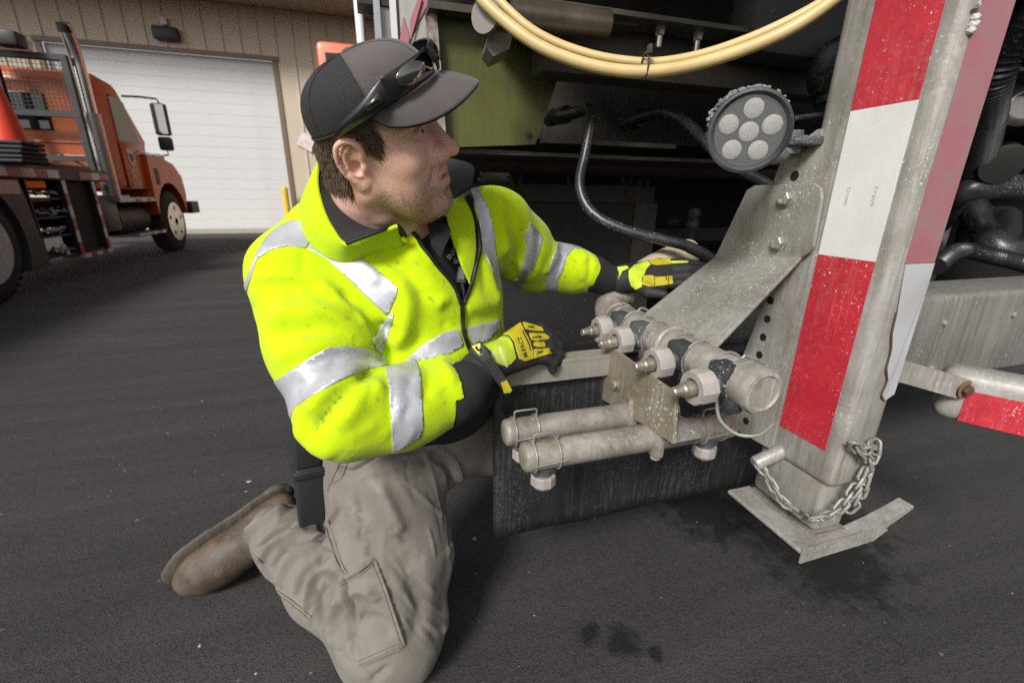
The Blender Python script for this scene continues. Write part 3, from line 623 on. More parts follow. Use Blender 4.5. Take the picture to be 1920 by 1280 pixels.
for k, (nq, tq) in enumerate(nz_px):
    p = W(*nq, 0, MX-.066); y = p[1]
    d = Vector((-1, -.02, -.06))
    nozzle((MX-.052, y+.006, MZ-.004), d, man)
    m = MB(); m.box((MX-.045, y-.016, MZ-.02), (MX-.006, y+.028, MZ+.033), .008)
    m.box((MX-.040, y-.030, MZ-.046), (MX-.01, y-.010, MZ-.02), .005)
    part(m, 'saddle_block', saddle, man, smooth=True)
    clip((MX, y-.004+.014, MZ), (0, 1, 0), MR, (.82, .0, .60), man, w=.048, loop=.020 if k != 3 else .014)
m = MB(); yb = W(1380, 770, 0, MX-.02)[1]
m.tube(catmull([(MX-.035, yb+.03, MZ-.03), (MX-.030, yb+.02, MZ-.065), (MX-.01, yb, MZ-.085), (MX+.015, yb-.02, MZ-.08), (MX+.03, yb-.03, MZ-.055)], 6), .0030, n=8); part(m, 'wire_bail', wire_m, man, smooth=True)
# ---- stained angle plate below the manifold
AX = .470
ap = wpoly([(1132, 640), (1116, 690), (1113, 728), (1122, 744), (1262, 832), (1268, 738)], 0, AX); yt = [(p[1], p[2]) for p in ap]
m = MB(); m.prism([(AX, a, b) for a, b in yt+[(yt[-1][0]+.03, .712)]], (.006, 0, 0), bev=.001); ang = part(m, 'angle_plate', brown_pl)
zb = yt[4][1]; m = MB(); m.prism([(AX+.004, yt[4][0]+.002, zb), (AX+.062, yt[4][0]+.004, zb), (AX+.074, yt[4][0]+.014, zb), (AX+.074, yt[4][0]+.16, zb), (AX+.004, yt[4][0]+.16, zb)], (0, 0, .006)); part(m, 'bottom_flange', plate_m, ang)
for q in ((1157, 720), (1128, 700)): hexbolt(W(*q, 0, AX-.001), (-1, 0, 0), .011, .009, brown_pl, ang)
# ---- rail, flap
FYP = .822
rail = MB(); rail.box((.235, FYP-.018, .694), (AX, FYP+.026, .702), .001); rail.box((.235, FYP-.018, .655), (AX, FYP-.012, .694), 0)
part(rail, 'flap_rail', mat('rail_steel', (.34, .32, .27), .5, .2, col2=(.25, .23, .19), nscale=9, speck=.5, streak=.3, rust=.2))
nx, nz = 26, 14; V = []; F = []
xs = np.linspace(.213, 1.12, nx)
for j in range(nz):
    for i in range(nx):
        z = .256+(.690-.256)*j/(nz-1)-(.05*(1-i/3)*(j/(nz-1)) if i < 3 else 0)
        V.append((xs[i], FYP+.004+.002*math.sin(xs[i]*9+1)*(1-j/nz)+.0015*math.sin(xs[i]*23), z))
for j in range(nz-1):
    for i in range(nx-1): F.append((j*nx+i, j*nx+i+1, (j+1)*nx+i+1, (j+1)*nx+i))
fl = pd('rubber_flap', V, F, flapm, st, True); fl.matrix_parent_inverse = Matrix.Translation(-TL); fl['label'] = 'black rubber splash flap speckled with dried salt'
s_ = fl.modifiers.new('t', 'SOLIDIFY'); s_.thickness = .008
# ---- lower spray bars
def bar(pl, pr, Y, r, name, lastx=None):
    a, b = W(*pl, 1, Y), W(*pr, 1, Y); z = (a[2]+b[2])/2
    o = part(MB().lathe((a[0], Y, z), (1, 0, 0), [(.0, r*.72), (.003, r*.93), (.006, r), (.014, r*1.015), (.020, r), (b[0]-a[0]-.004, r), (b[0]-a[0], r*.95)], n=32), 'spray_bar', pipe_m, smooth=True); return o, a[0], b[0], z
b1, xa1, xb1, z1 = bar((978, 866), (1368, 788), .645, .0265, 'front')
b2, xa2, xb2, z2 = bar((944, 816), (1262, 762), .728, .0265, 'rear')
def barclip(o, x, Y, z, nut=True, up_=True):
    clip((x, Y, z), (1, 0, 0), .0265, (0, -.15, 1), o, w=.045, loop=.021, th=.0019)
    m = MB(); m.tube([(x-.024, Y-.0285, z-.004), (x+.034, Y-.0285, z-.001)], .0016, n=6); part(m, 'clip_bar', wire_m, o)
    if nut:
        part(MB().box((x-.022, Y-.012, z-.040), (x+.022, Y+.012, z-.018), .005), 'saddle_block', saddle, o, smooth=True)
        part(MB().lathe((x, Y, z-.030), (0, 0, -1), [(0, .016), (.008, .017)], n=16), 'nozzle_body', saddle, o)
        part(MB().lathe((x, Y, z-.039), (0, 0, -1), [(0, .022), (.003, .0235), (.020, .0235), (.026, .019)], n=50, facet=nut_facet), 'nozzle_nut', nutm, o, smooth=True, angle=25)
        part(MB().lathe((x, Y, z-.062), (0, 0, -1), [(0, .007), (.012, .006)], n=12), 'nozzle_tip', brass, o, smooth=True)
barclip(b1, W(1030, 850, 1, .62)[0], .645, z1); barclip(b2, W(992, 800, 1, .70)[0], .728, z2); barclip(b1, W(1328, 800, 1, .645)[0], .645, z1)
for (q, Y, zc) in (((1218, 800), .645, z1), ((1168, 778), .728, z2)):
    x = W(*q, 1, Y)[0]
    m = MB(); m.box((x-.004, Y-.033, zc-.030), (x+.016, Y-.006, zc+.034), .005); m.cyl((x+.006, Y-.020, zc-.034), (x+.006, Y-.020, zc+.05), .010, n=14)
    part(m, 'pipe_hanger', pipe_m, b1 if Y < .7 else b2, smooth=True)
# ---- round work light
LC = Vector((.600, .652, 1.133)); LD = Vector((-.54, -.80, -.13)).normalized(); LR = .0605
housing = mat('light_housing_black', (.022, .023, .025), .55, speck=.6, sscale=260, dust=.75, dcol=(.15, .155, .165), bump=.001, bscale=130)
lt_ = part(MB().lathe(LC-LD*.052, LD, [(0, LR*.55), (.004, LR*.8), (.012, LR*.93), (.03, LR*.99), (.052, LR*1.04), (.060, LR*1.05), (.066, LR*1.03), (.068, LR*.96), (.063, LR*.88), (.058, LR*.84)], n=56, cap=False), 'work_light', housing, smooth=True)
m = MB(); xx, yy, _ = frame_of(LD)
for k in range(64):
    an = 2*math.pi*k/64; rd = xx*math.cos(an)+yy*math.sin(an); tg = LD.cross(rd); top = max(0, rd.z)
    M = Matrix.Translation(LC)@Matrix([[tg[i], rd[i], LD[i], 0] for i in range(3)]+[[0, 0, 0, 1]])@Matrix.Rotation(random.uniform(-.12, .12), 4, 'Z')
    hgt = .0008+.0062*top*random.uniform(.5, 1.35); z_ = -.008-random.uniform(0, .010)
    m.box((-.0026-.0016*top*random.random(), LR*.86, -.050), (.0026+.0016*top*random.random(), LR*1.0+hgt, z_), .0016, 2, M=M)
for k in range(70):     # dried crust between the fins
    an = random.gauss(math.pi/2, .75); rd = xx*math.cos(an)+yy*math.sin(an)
    if rd.z < .1: continue
    c_ = LC+rd*(LR*1.02+random.uniform(0, .004))+LD*random.uniform(-.045, -.002); r_ = random.uniform(.002, .0048)
    bmesh.ops.create_icosphere(m.bm, subdivisions=1, radius=r_, matrix=Matrix.Translation(c_)@Matrix.Diagonal((random.uniform(.7, 1.5), random.uniform(.7, 1.5), random.uniform(.7, 1.3), 1)))
part(m, 'cooling_fins', mat('salted_fins', (.10, .105, .115), .85, col2=(.26, .265, .275), nscale=45, salt=.4, bump=.003, bscale=160), lt_)['kind'] = 'stuff'
part(MB().lathe(LC+LD*.002, LD, [(0, LR*.86), (.003, LR*.855)], n=48), 'reflector_disc', mat('dusty_reflector', (.05, .05, .048), .55, speck=.3, sscale=400, scol=(.3, .3, .29)), lt_)
for k in range(6):
    an = 2*math.pi*k/5+.35; c = LC+LD*.004+((xx*math.cos(an)+yy*math.sin(an))*(LR*.56) if k < 5 else Vector((0, 0, 0)))
    part(MB().lathe(c, LD, [(0, .0150), (.003, .0148), (.0048, .011), (.0052, .004)], n=28), 'led_lens', mat('dusty_led', (.62, .62, .57), .5, col2=(.54, .54, .49), nscale=90, bump=.0006, bscale=350), lt_, smooth=True)
lens = bpy.data.materials.new('dusty_lens_glass'); lens.use_nodes = True
_n = lens.node_tree.nodes; _l = lens.node_tree.links; tr = _n.new('ShaderNodeBsdfTransparent'); mx = _n.new('ShaderNodeMixShader'); _n['Principled BSDF'].inputs['Base Color'].default_value = (.22, .22, .215, 1); _n['Principled BSDF'].inputs['Roughness'].default_value = .35
mx.inputs[0].default_value = .22; _l.new(tr.outputs[0], mx.inputs[1]); _l.new(_n['Principled BSDF'].outputs[0], mx.inputs[2]); _l.new(mx.outputs[0], _n['Material Output'].inputs[0])
part(MB().lathe(LC+LD*.0115, LD, [(0, LR*.87), (.0012, LR*.86)], n=48), 'lens_glass', lens, lt_)
m = MB(); gq = W(1515, 262, 0, gx-.004)
m.tube(catmull([LC-LD*.035+Vector((.03, .01, -.02)), Vector((.70, .70, 1.10)), Vector((gx-.02, gq[1]+.02, gq[2]-.02)), Vector((gx, gq[1]+.01, gq[2]-.01))], 5), .012, n=10)
m.box((gx-.05, gq[1]-.03, gq[2]-.012), (gx+.006, gq[1]+.035, gq[2]+.004), .005); m.cyl((gx-.03, gq[1]+.01, gq[2]-.025), (gx-.03, gq[1]+.01, gq[2]+.015), .017, n=10)
part(m, 'light_mount', housing, lt_, smooth=True)
part(MB().tube(catmull([LC-LD*.05+Vector((.02, 0, .01)), LC-LD*.06+Vector((.06, .03, .02)), W(1520, 218, 1, .74), W(1562, 210, 1, .78)], 5), .005, n=8), 'light_cable', hosem, lt_, smooth=True)
# ---- right-hand beam, link, guard
by = .88; bz1 = W(1745, 556, 1, by)[2]; bz0 = W(1745, 715, 1, by)[2]
beam = part(MB().box((PXF+.06, by, bz0), (3.2, by+.20, bz1), .02, 3), 'rear_beam', mat('salted_beam', (.24, .235, .215), .6, .1, col2=(.17, .165, .15), nscale=6, speck=.5, sscale=150, streak=.9, stcol=(.11, .105, .09), bump=.001, bscale=70), smooth=True)
for q in ((1770, 605), (1745, 690), (1900, 590)): hexbolt(W(*q, 1, by-.001), (0, -1, 0), .008, .005, galv, beam)
a, b = W(1680, 692, 1, .60), W(1800, 727, 1, .565)
d = Vector(b-a).normalized(); nrm = Vector((0, 0, 1)).cross(d).normalized()
def bar4(a, b, h, t):
    a, b = Vector(a), Vector(b); d = (b-a).normalized(); n_ = d.cross(Vector((0, 0, 1))).normalized(); m = MB(); L_ = (b-a).length; u = n_.cross(d)
    pts = [a-u*h/2, b-u*h/2+d*0]+[b+(d*math.sin(t_)-u*math.cos(t_))*h/2 for t_ in np.linspace(.3, math.pi-.3, 7)]+[b+u*h/2, a+u*h/2]
    m.prism([p-n_*t/2 for p in pts], n_*t); return m, n_
m, n_ = bar4(a, b, .046, .014); lk = part(m, 'hinge_link', galv)
hexbolt(Vector(b)+n_*.0075*(-1 if n_.y > 0 else 1), Vector((-.1, -1, 0)), .0125, .011, mat('rusty_bolt', (.13, .075, .045), .75, .3, col2=(.07, .045, .035), nscale=40, bump=.002, bscale=150), lk)
part(MB().lathe(Vector(b)+Vector((0, -.009, 0)), (0, -1, 0), [(0, .021), (.0012, .021)], n=24), 'rust_ring', mat('rust_ring', (.20, .11, .05), .8, rust=.8), lk)
# swing guard coming towards the camera
g0 = Vector(W(1786, 734, 1, .575)); gd = Vector((.50, -.866, 0)).normalized(); gn = Vector((gd.y, -gd.x, 0)); gn = gn if gn.x < 0 else -gn
Mg = Matrix([[gd[i], -gn[i], (0, 0, 1)[i], g0[i]] for i in range(3)]+[[0, 0, 0, 1]])
guard = part(MB().box((-.024, .0, -.072), (.30, .085, .052), .028, 4, M=Mg), 'swing_guard', galv_l, smooth=True)
part(MB().box((.022, -.0014, -.062), (.16, -.0002, .010), M=Mg), 'reflective_tape', red_t, guard); part(MB().box((.1605, -.0014, -.062), (.28, -.0002, .010), M=Mg), 'reflective_tape', wht_t, guard)
part(MB().box((.85, .99, .22), (1.45, 1.0, .64), .002), 'inner_flap', flapm)
# ---- undercarriage seen past the man
GY = 1.30
gp = wpoly([(806, 30), (925, 38), (1035, 62), (1056, 118), (1040, 165), (1004, 271), (826, 277)], 1, GY)
m = MB(); m.prism([p for p in gp], (0, .02, 0)); gpn = part(m, 'olive_side_panel', greenp)
a, b = gp[0], gp[-1]; m = MB(); m.prism([a, b, b+(.012, -.035, .0), a+(.012, -.035, 0)], (-.012, 0, 0)); part(m, 'edge_flange', mat('peeling_paint', (.42, .41, .38), .6, col2=(.10, .03, .03), nscale=22, streak=.5, bump=.001, bscale=80), gpn)
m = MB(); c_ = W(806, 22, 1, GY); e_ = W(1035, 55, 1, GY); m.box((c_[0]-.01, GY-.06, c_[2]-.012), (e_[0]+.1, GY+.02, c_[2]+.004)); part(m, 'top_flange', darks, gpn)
for q in ((992, 252), (1028, 152)): hexbolt(W(*q, 1, GY-.001), (0, -1, 0), .007, .003, browns, gpn)
m = MB(); lo_, hi_ = W(826, 277, 1, GY), W(1330, 277, 1, GY)
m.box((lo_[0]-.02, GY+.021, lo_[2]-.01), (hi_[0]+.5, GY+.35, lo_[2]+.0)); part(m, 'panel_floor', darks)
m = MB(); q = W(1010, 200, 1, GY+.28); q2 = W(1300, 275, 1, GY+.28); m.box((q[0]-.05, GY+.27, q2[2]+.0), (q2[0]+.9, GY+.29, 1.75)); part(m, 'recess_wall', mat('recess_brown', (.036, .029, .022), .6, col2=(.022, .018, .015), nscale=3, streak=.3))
m = MB(); q = W(1018, 268, 1, GY); q2 = W(1265, 262, 1, GY); m.box((q[0], GY-.012, q[2]), (q2[0], GY+.03, q[2]+.012)); part(m, 'recess_lip', darks)
# bolted beam above
BY = 1.16; z0 = W(1018, 133, 1, BY)[2]; x0 = W(1018, 133, 1, BY)[0]; z1 = W(1018, 56, 1, BY)[2]
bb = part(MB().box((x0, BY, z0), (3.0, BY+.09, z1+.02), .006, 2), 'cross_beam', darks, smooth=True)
part(MB().box((x0-.12, BY-.085, z1+.02), (3.0, BY+.1, z1+.032), .002), 'beam_flange', mat('flange_steel', (.12, .11, .095), .5, .3, col2=(.07, .065, .055), nscale=6), bb)
for q in ((1237, 62), (1307, 78)):
    p = W(*q, 1, BY-.045); zt_ = z1+.02
    hexbolt((p[0], BY-.045, zt_), (0, 0, -1), .012, .016, mat('zinc_nut', (.42, .41, .37), .35, .7), bb)
    part(MB().cyl((p[0], BY-.045, zt_-.014), (p[0], BY-.045, zt_-.042), .0075, n=12), 'bolt_thread', brass, bb)
q = W(1490, 40, 1, 1.02)
part(MB().box((W(1418, 50, 1, 1.05)[0], 1.05, W(1430, 98, 1, 1.05)[2]), (W(1610, 50, 1, 1.05)[0], 1.15, 1.8), .012, 2), 'grey_tank', mat('tank_dark_grey', (.035, .034, .033), .5, col2=(.05, .048, .045), nscale=4, speck=.2), smooth=True)
# pivot tube and boss
pa, pb = W(960, 22, 1, 1.06), W(1140, 50, 1, 1.06); zc = (pa[2]+pb[2])/2-.0; 
pv = part(MB().lathe((pa[0], 1.06, zc), (1, 0, 0), [(0, .030), (pb[0]-pa[0]-.004, .030), (pb[0]-pa[0], .026), (pb[0]-pa[0]-.002, .02), (pb[0]-pa[0]-.02, .018)], n=32), 'pivot_tube', mat('pivot_steel', (.20, .175, .125), .35, .7, col2=(.12, .10, .075), nscale=10, streak=.4, rust=.4), smooth=True)
c_ = W(914, 30, 1, 1.05); part(MB().lathe(c_, (-.75, -.65, 0), [(0, .034), (.010, .034)], n=28), 'pivot_boss', mat('boss_steel', (.23, .21, .19), .6, .3, rust=.7, speck=.3), pv)
bp = wpoly([(918, 62), (962, 62), (955, 92), (925, 106), (912, 88)], 1, 1.07); m = MB(); m.prism(bp, (.01, .09, 0)); part(m, 'pivot_bracket', mat('bracket_green', (.12, .13, .085), .5, .3, col2=(.22, .21, .18), nscale=20, speck=.3), pv)
part(MB().box((pa[0]-.02, 1.10, zc+.02), (pb[0]+.1, 1.16, zc+.03)), 'pivot_plate', darks, pv)
# shaft, rusty strip with rubber sheet, chain lugs
SY = 1.62; a, b = W(885, 300, 1, SY), W(1350, 318, 1, SY); zz = (a[2]+b[2])/2
part(MB().cyl((a[0]-.2, SY, zz), (b[0]+.4, SY, zz), .036, n=24), 'drive_shaft', browns, smooth=True)
RY = 1.66; zt_, zb_ = W(1230, 349, 1, RY)[2], W(1230, 381, 1, RY)[2]; xl, xr = W(940, 350, 1, RY)[0], W(1229, 350, 1, RY)[0]
strip = part(MB().box((xl-.3, RY, zb_), (xr, RY+.01, zt_), .002), 'clamp_strip', mat('strip_steel', (.05, .044, .036), .6, .3, col2=(.035, .03, .026), nscale=5, rust=.6))
for q in ((972, 365), (1179, 363)): hexbolt(W(*q, 1, RY-.001), (0, -1, 0), .018, .012, strip.data.materials[0], strip)
part(MB().box((xl-.3, RY+.011, .12), (W(1190, 400, 1, RY)[0], RY+.02, zb_+.02)), 'rubber_sheet', mat('dusty_rubber', (.014, .0135, .013), .7, col2=(.022, .021, .019), nscale=4, speck=.35, sscale=90, scol=(.2, .2, .19), bump=.001, bscale=40), strip)
part(MB().box((W(1191, 400, 1, RY)[0], RY+.005, .3), (W(1232, 400, 1, RY)[0], RY+.02, zb_-.001)), 'strip_post', darks, strip)
for q in ((968, 330), (1075, 330), (1176, 330)):
    p = Vector(W(*q, 1, RY+.005)); m = MB()
    m.tube([p+Vector((.020*math.cos(t), 0, .034*math.sin(t))) for t in np.linspace(0, 2*math.pi, 21)[:-1]], .0075, n=8, closed=True); part(m, 'lug_link', strip.data.materials[0], strip, smooth=True)
p = Vector(W(1207, 343, 1, RY+.005)); m = MB(); m.tube([p+Vector((.018*math.cos(t), 0, .022*math.sin(t))) for t in np.linspace(0, 2*math.pi, 21)[:-1]], .008, n=8, closed=True); part(m, 'lug_link', strip.data.materials[0], strip, smooth=True)
p = Vector(W(928, 342, 1, RY+.06)); m = MB(); m.lathe(p, (0, 1, 0), [(0, .02), (0, .05), (.02, .05)], n=24)
for k in range(18):
    an = 2*math.pi*k/18; m.box((-.006, 0, .048), (.006, .02, .062), M=Matrix.Translation(p)@Matrix.Rotation(an, 4, 'Y'))
part(m, 'sprocket', mat('sprocket', (.06, .06, .058), .6, .3))
# dim valves deeper in
for q, s in (((1258, 415), .035), ((1285, 470), .02)):
    p = Vector(W(*q, 1, 2.1)); part(MB().lathe(p, (.3, -1, 0), [(0, s), (.02, s*1.05), (.05, s*.7), (.051, s*.3)], n=20), 'valve_wheel', darks, smooth=True)
p = Vector(W(1300, 410, 1, 2.0)); part(MB().lathe(p+Vector((0, 0, -.1)), (0, 0, 1), [(0, .018), (.03, .02), (.05, .034), (.08, .034), (.1, .026), (.12, .036), (.15, .03), (.16, .01)], n=18), 'valve_body', mat('valve_grey', (.10, .10, .095), .5, .3), smooth=True)
part(MB().box((1.3, 2.1, .80), (2.6, 2.2, .87)), 'frame_cross_tube', darks)
part(MB().box((.72, 2.3, .4), (.92, 7, .62)), 'chassis_rail', blackhole)
part(MB().box((2.0, 2.3, .4), (2.2, 7, .62)), 'chassis_rail', blackhole)
# body over and behind
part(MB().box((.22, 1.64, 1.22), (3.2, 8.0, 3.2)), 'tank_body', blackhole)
part(MB().box((.26, .50, 1.80), (3.2, 1.64, 3.2)), 'shade_overhang', darks)  # unseen deck, brought forward to shade the ground and undercarriage
part(MB().box((.30, 2.75, .15), (3.2, 2.8, 1.25)), 'dark_backdrop', blackhole)  # backdrop added so the space beneath the truck reads black
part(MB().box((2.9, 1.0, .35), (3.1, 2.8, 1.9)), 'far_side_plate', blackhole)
for y in (5.2, 6.6):
    for x in (.35, 2.55): part(MB().lathe((x, y, .52), (1, 0, 0), [(0, .3), (.0, .48), (.04, .52), (.5, .52), (.54, .48), (.54, .3)], n=32), 'wheel', rubber, smooth=True)
# left-hand posts with flaking paint
pp = mat('peeling_board', (.55, .54, .50), .6, col2=(.42, .10, .12), nscale=7, namt=.8, streak=.3, stcol=(.2, .17, .15), bump=.001, bscale=60)
a, b = W(752, 60, 1, 1.42), W(800, 60, 1, 1.42)
brd = part(MB().box((a[0], 1.40, 1.18), (b[0], 1.44, 2.6)), 'marker_board', grey_p)
for pts in (((790, -20), (806, -20), (800, 12), (770, 70), (768, 40)), ((746, 100), (756, 30), (768, 70), (764, 100))):
    m = MB(); m.prism(wpoly(pts, 1, 1.397), (0, -.001, 0)); part(m, 'flaked_stripe', mat('old_pink', (.42, .15, .17), .6, speck=.3), brd)
part(MB().tube([W(792, 0, 1, 1.393), W(766, 95, 1, 1.393)], .0016, n=5), 'board_crack', holem, brd)
a, b = W(702, 40, 1, 1.75), W(737, 40, 1, 1.75); part(MB().box((a[0], 1.75, 1.3), (a[0]+.02, 1.80, 2.7)), 'frame_upright', mat('bright_aluminium', (.5, .5, .5), .35, .7))
part(MB().box((a[0]+.02, 1.77, 1.45), (b[0], 1.79, 2.7)), 'frame_panel', mat('mirror_panel', (.30, .30, .30), .3, .6))
part(MB().box((b[0]-.008, 1.745, 1.3), (b[0]+.012, 1.765, 2.7)), 'frame_upright', mat('white_upright', (.7, .69, .66), .5))
part(MB().box((a[0]-.05, 1.76, W(700, 6, 1, 1.75)[2]), (b[0], 1.86, W(700, -30, 1, 1.75)[2])), 'frame_lamp', blackp)
part(MB().cyl(W(679, 79, 1, 2.0)-(0, 0, .25), W(667, 0, 1, 2.0)+(0, 0, 1.2), .017, n=14), 'white_pole', mat('white_pole', (.78, .78, .78), .35), smooth=True)
# ---- hoses
def wpath(pts): return [W(x, y, 1, Y) for x, y, Y in pts]
def hose(pts, r, name, mt, parent=st, n=12, k=6): return part(MB().tube(catmull(wpath(pts), k), r, n=n), name, mt, parent, smooth=True)
h1 = hose([(1048, 218, 1.40), (1085, 210, 1.33), (1104, 204, 1.27), (1108, 228, 1.24), (1097, 290, 1.22), (1087, 340, 1.20), (1098, 383, 1.17), (1130, 413, 1.13), (1180, 434, 1.09), (1240, 449, 1.05), (1290, 462, 1.02), (1340, 488, 1.00)], .0145, 'hydraulic_hose', hosem, n=16)
hose([(1292, 463, 1.02), (1318, 476, 1.01), (1345, 492, 1.0)], .0155, 'hose_sleeve', mat('hose_red', (.07, .03, .025), .5, speck=.4), h1)
part(MB().lathe(W(1030, 222, 1, 1.5), Vector(W(1090, 209, 1, 1.33)-W(1030, 222, 1, 1.5)), [(0, .026), (.03, .026), (.032, .020), (.06, .020), (.062, .026), (.10, .026), (.102, .018), (.17, .017)], n=12), 'hose_fitting', hosem, h1)
h2 = hose([(1185, 228, 1.42), (1215, 216, 1.36), (1250, 212, 1.28), (1290, 232, 1.2), (1330, 275, 1.12), (1390, 318, 1.05), (1450, 352, 1.0)], .0150, 'hydraulic_hose', hosem, n=16)
part(MB().lathe(W(1170, 232, 1, 1.5), Vector(W(1225, 214, 1, 1.34)-W(1170, 232, 1, 1.5)), [(0, .026), (.03, .026), (.032, .020), (.06, .020), (.062, .028), (.10, .028), (.102, .018), (.15, .017)], n=12), 'hose_fitting', hosem, h2)
def corrugated(pts, r, name, pitch=.012, parent=st):
    P = catmull(wpath(pts), 14); d = np.concatenate([[0], np.cumsum([np.linalg.norm(P[i+1]-P[i]) for i in range(len(P)-1)])]); n_ = int(d[-1]/pitch*4); s = np.linspace(0, d[-1], n_)
    Q = np.stack([np.interp(s, d, [p[i] for p in P]) for i in range(3)], -1)
    return part(MB().tube(Q, [r*(1+.10*math.cos(2*math.pi*x/pitch)) for x in s], n=18), name, mat('corrugated_black', (.013, .013, .014), .4, speck=.3, sscale=200), parent, smooth=True)
corrugated([(1640, 60, 1.25), (1590, 90, 1.1), (1556, 135, 1.0), (1575, 190, .98), (1640, 240, 1.05)], .045, 'corrugated_duct')
corrugated([(1960, 20, 1.0), (1900, 70, 1.0), (1862, 150, 1.02), (1850, 230, 1.1), (1830, 330, 1.2)], .045, 'corrugated_duct')
corrugated([(1755, 500, 1.15), (1800, 470, 1.2), (1860, 480, 1.15), (1940, 500, 1.1)], .03, 'corrugated_duct', .010)
hose([(1760, 420, 1.35), (1800, 365, 1.2), (1860, 350, 1.15), (1960, 352, 1.1)], .042, 'suction_hose', hosem, n=20)
hose([(1790, 330, 1.4), (1840, 420, 1.3), (1880, 470, 1.2), (1960, 470, 1.15)], .055, 'suction_hose', hosem, n=20)
p = W(1905, 205, 1, 1.08); part(MB().lathe(p, (-.6, -.8, .1), [(0, .055), (.02, .06), (.035, .06), (.045, .05), (.047, .04), (.02, .035)], n=36), 'hose_coupling', mat('coupling_steel', (.32, .30, .27), .3, .8, col2=(.2, .19, .17), nscale=12), smooth=True)
p = W(1862, 300, 1, 1.15); part(MB().lathe(p, (-.5, -.8, -.3), [(0, .06), (.03, .07), (.06, .066), (.065, .05)], n=32), 'clamp_band', mat('clamp_dark', (.10, .095, .085), .35, .7), smooth=True)
p = W(1850, 440, 1, 1.3); part(MB().lathe(p+np.array((0, 0, -.1)), (0, 0, 1), [(0, .05), (.03, .09), (.12, .1), (.2, .08), (.22, .05)], n=28), 'pump_body', blackhole, smooth=True)
part(MB().box(tuple(W(1752, 530, 1, 1.55)), tuple(W(1790, 380, 1, 1.55)+np.array((0, .03, 0))), .004), 'grey_gap_panel', grey_p)  # grey and pale panels stand in for bright background through the gaps
part(MB().box(tuple(W(1775, 525, 1, 1.75)), tuple(W(1835, 440, 1, 1.75)+np.array((0, .03, 0))), .004), 'bright_gap_panel', mat('bright_gap_panel', (.62, .6, .58), .5))
part(MB().box(tuple(W(1908, 342, 1, 1.6)), tuple(W(1960, 322, 1, 1.6)+np.array((0, .03, 0)))), 'bright_gap_panel', MATS['bright_gap_panel'])
# ---- yellow hoses (things of their own)
def hang(pts, rp, name, lab):
    P = catmull(wpath(pts), 7); o = MB().tube(P, [rp]*len(P), n=16).build(name, yhose, None, smooth=True); return tag(o, lab, 'hose')
hang([(880, -50, 1.06), (905, 0, 1.03), (955, 47, 1.0), (1012, 87, .97), (1080, 115, .94), (1150, 131, .91), (1220, 134, .88), (1300, 122, .85), (1400, 91, .81), (1490, 50, .77), (1570, -5, .73), (1620, -50, .71)], .0118, 'yellow_hose', 'thick yellow hose hanging in a loop above the work light')
hang([(895, -50, 1.05), (930, -5, 1.03), (985, 47, 1.0), (1040, 79, .975), (1110, 103, .945), (1180, 115, .915), (1240, 116, .89), (1320, 101, .86), (1410, 70, .825), (1500, 28, .785), (1570, -15, .75), (1620, -60, .73)], .0088, 'yellow_hose', 'thin yellow hose tied above the thick yellow hose')
q = Vector(W(1209, 124, 1, .885)); m = MB(); m.tube([q+Vector((.012*0, .013*math.cos(t)+.0*math.sin(t), .024*math.sin(t))) for t in np.linspace(0, 2*math.pi, 17)[:-1]], .0022, n=6, closed=True); m.box(q+Vector((-.004, -.018, .018)), q+Vector((.004, -.006, .034)), .002)
tag(m.build('cable_tie', mat('tie_black', (.05, .05, .05), .4), None, smooth=True), 'black cable tie binding the two yellow hoses', 'cable tie')
# ---- safety chain on the locking pin
cp = [Vector((PXF-.050, PYF+.122, .486)), W(1437, 890, 0, .757), W(1465, 936, 0, .765), W(1500, 962, 0, .772), W(1530, 972, 1, .492), W(1568, 958, 1, .488), W(1600, 920, 1, .488), W(1624, 885, 1, .490), W(1640, 850, 1, .494), W(1642, 828, 1, .500)]
P = catmull(cp, 12); d = np.concatenate([[0], np.cumsum([np.linalg.norm(np.array(P[i+1])-np.array(P[i])) for i in range(len(P)-1)])]); nl = int(d[-1]/.0185)
ch = tag(empty('safety_chain', (PXF-.02, PYF, .40)), 'galvanised chain looped from the locking pin round the post foot', 'chain')
lm = MB(); hl, hw = .0150, .0076; lp = []
for t in np.linspace(0, 2*math.pi, 19)[:-1]:
    cx_, cy_ = math.cos(t)*hw, math.sin(t)*hw; lp.append((cx_, 0, cy_+(hl-hw if cy_ >= 0 else -(hl-hw))))
lm.tube(lp, .0028, n=7, closed=True); lo = lm.build('link', mat('dull_chain', (.34, .33, .31), .55, .3, col2=(.2, .19, .17), nscale=60), None, smooth=True); lme = lo.data; bpy.data.objects.remove(lo)
def chain_path(d, P, nl, flip=0):
    for k in range(nl):
        s = (k+.5)*d[-1]/nl; e = .004
        p = Vector([np.interp(s, d, [float(q[i]) for q in P]) for i in range(3)]); p2 = Vector([np.interp(min(s+e, d[-1]), d, [float(q[i]) for q in P]) for i in range(3)]); p1 = Vector([np.interp(max(s-e, 0), d, [float(q[i]) for q in P]) for i in range(3)])
        o = bpy.data.objects.new('link', lme); C.objects.link(o); o.parent = ch
        o.matrix_local = Matrix.Translation(p-ch.location)@(p2-p1).to_track_quat('Z', 'Y').to_matrix().to_4x4()@Matrix.Rotation((k+flip) % 2*math.pi/2+.5, 4, 'Z')
chain_path(d, P, nl)
cp2 = [W(1642, 830, 1, .500), W(1620, 838, 1, .494), W(1600, 832, 1, .493), W(1615, 850, 1, .49), W(1632, 870, 1, .487), W(1622, 905, 1, .484), W(1606, 940, 1, .486), W(1590, 955, 1, .492)]
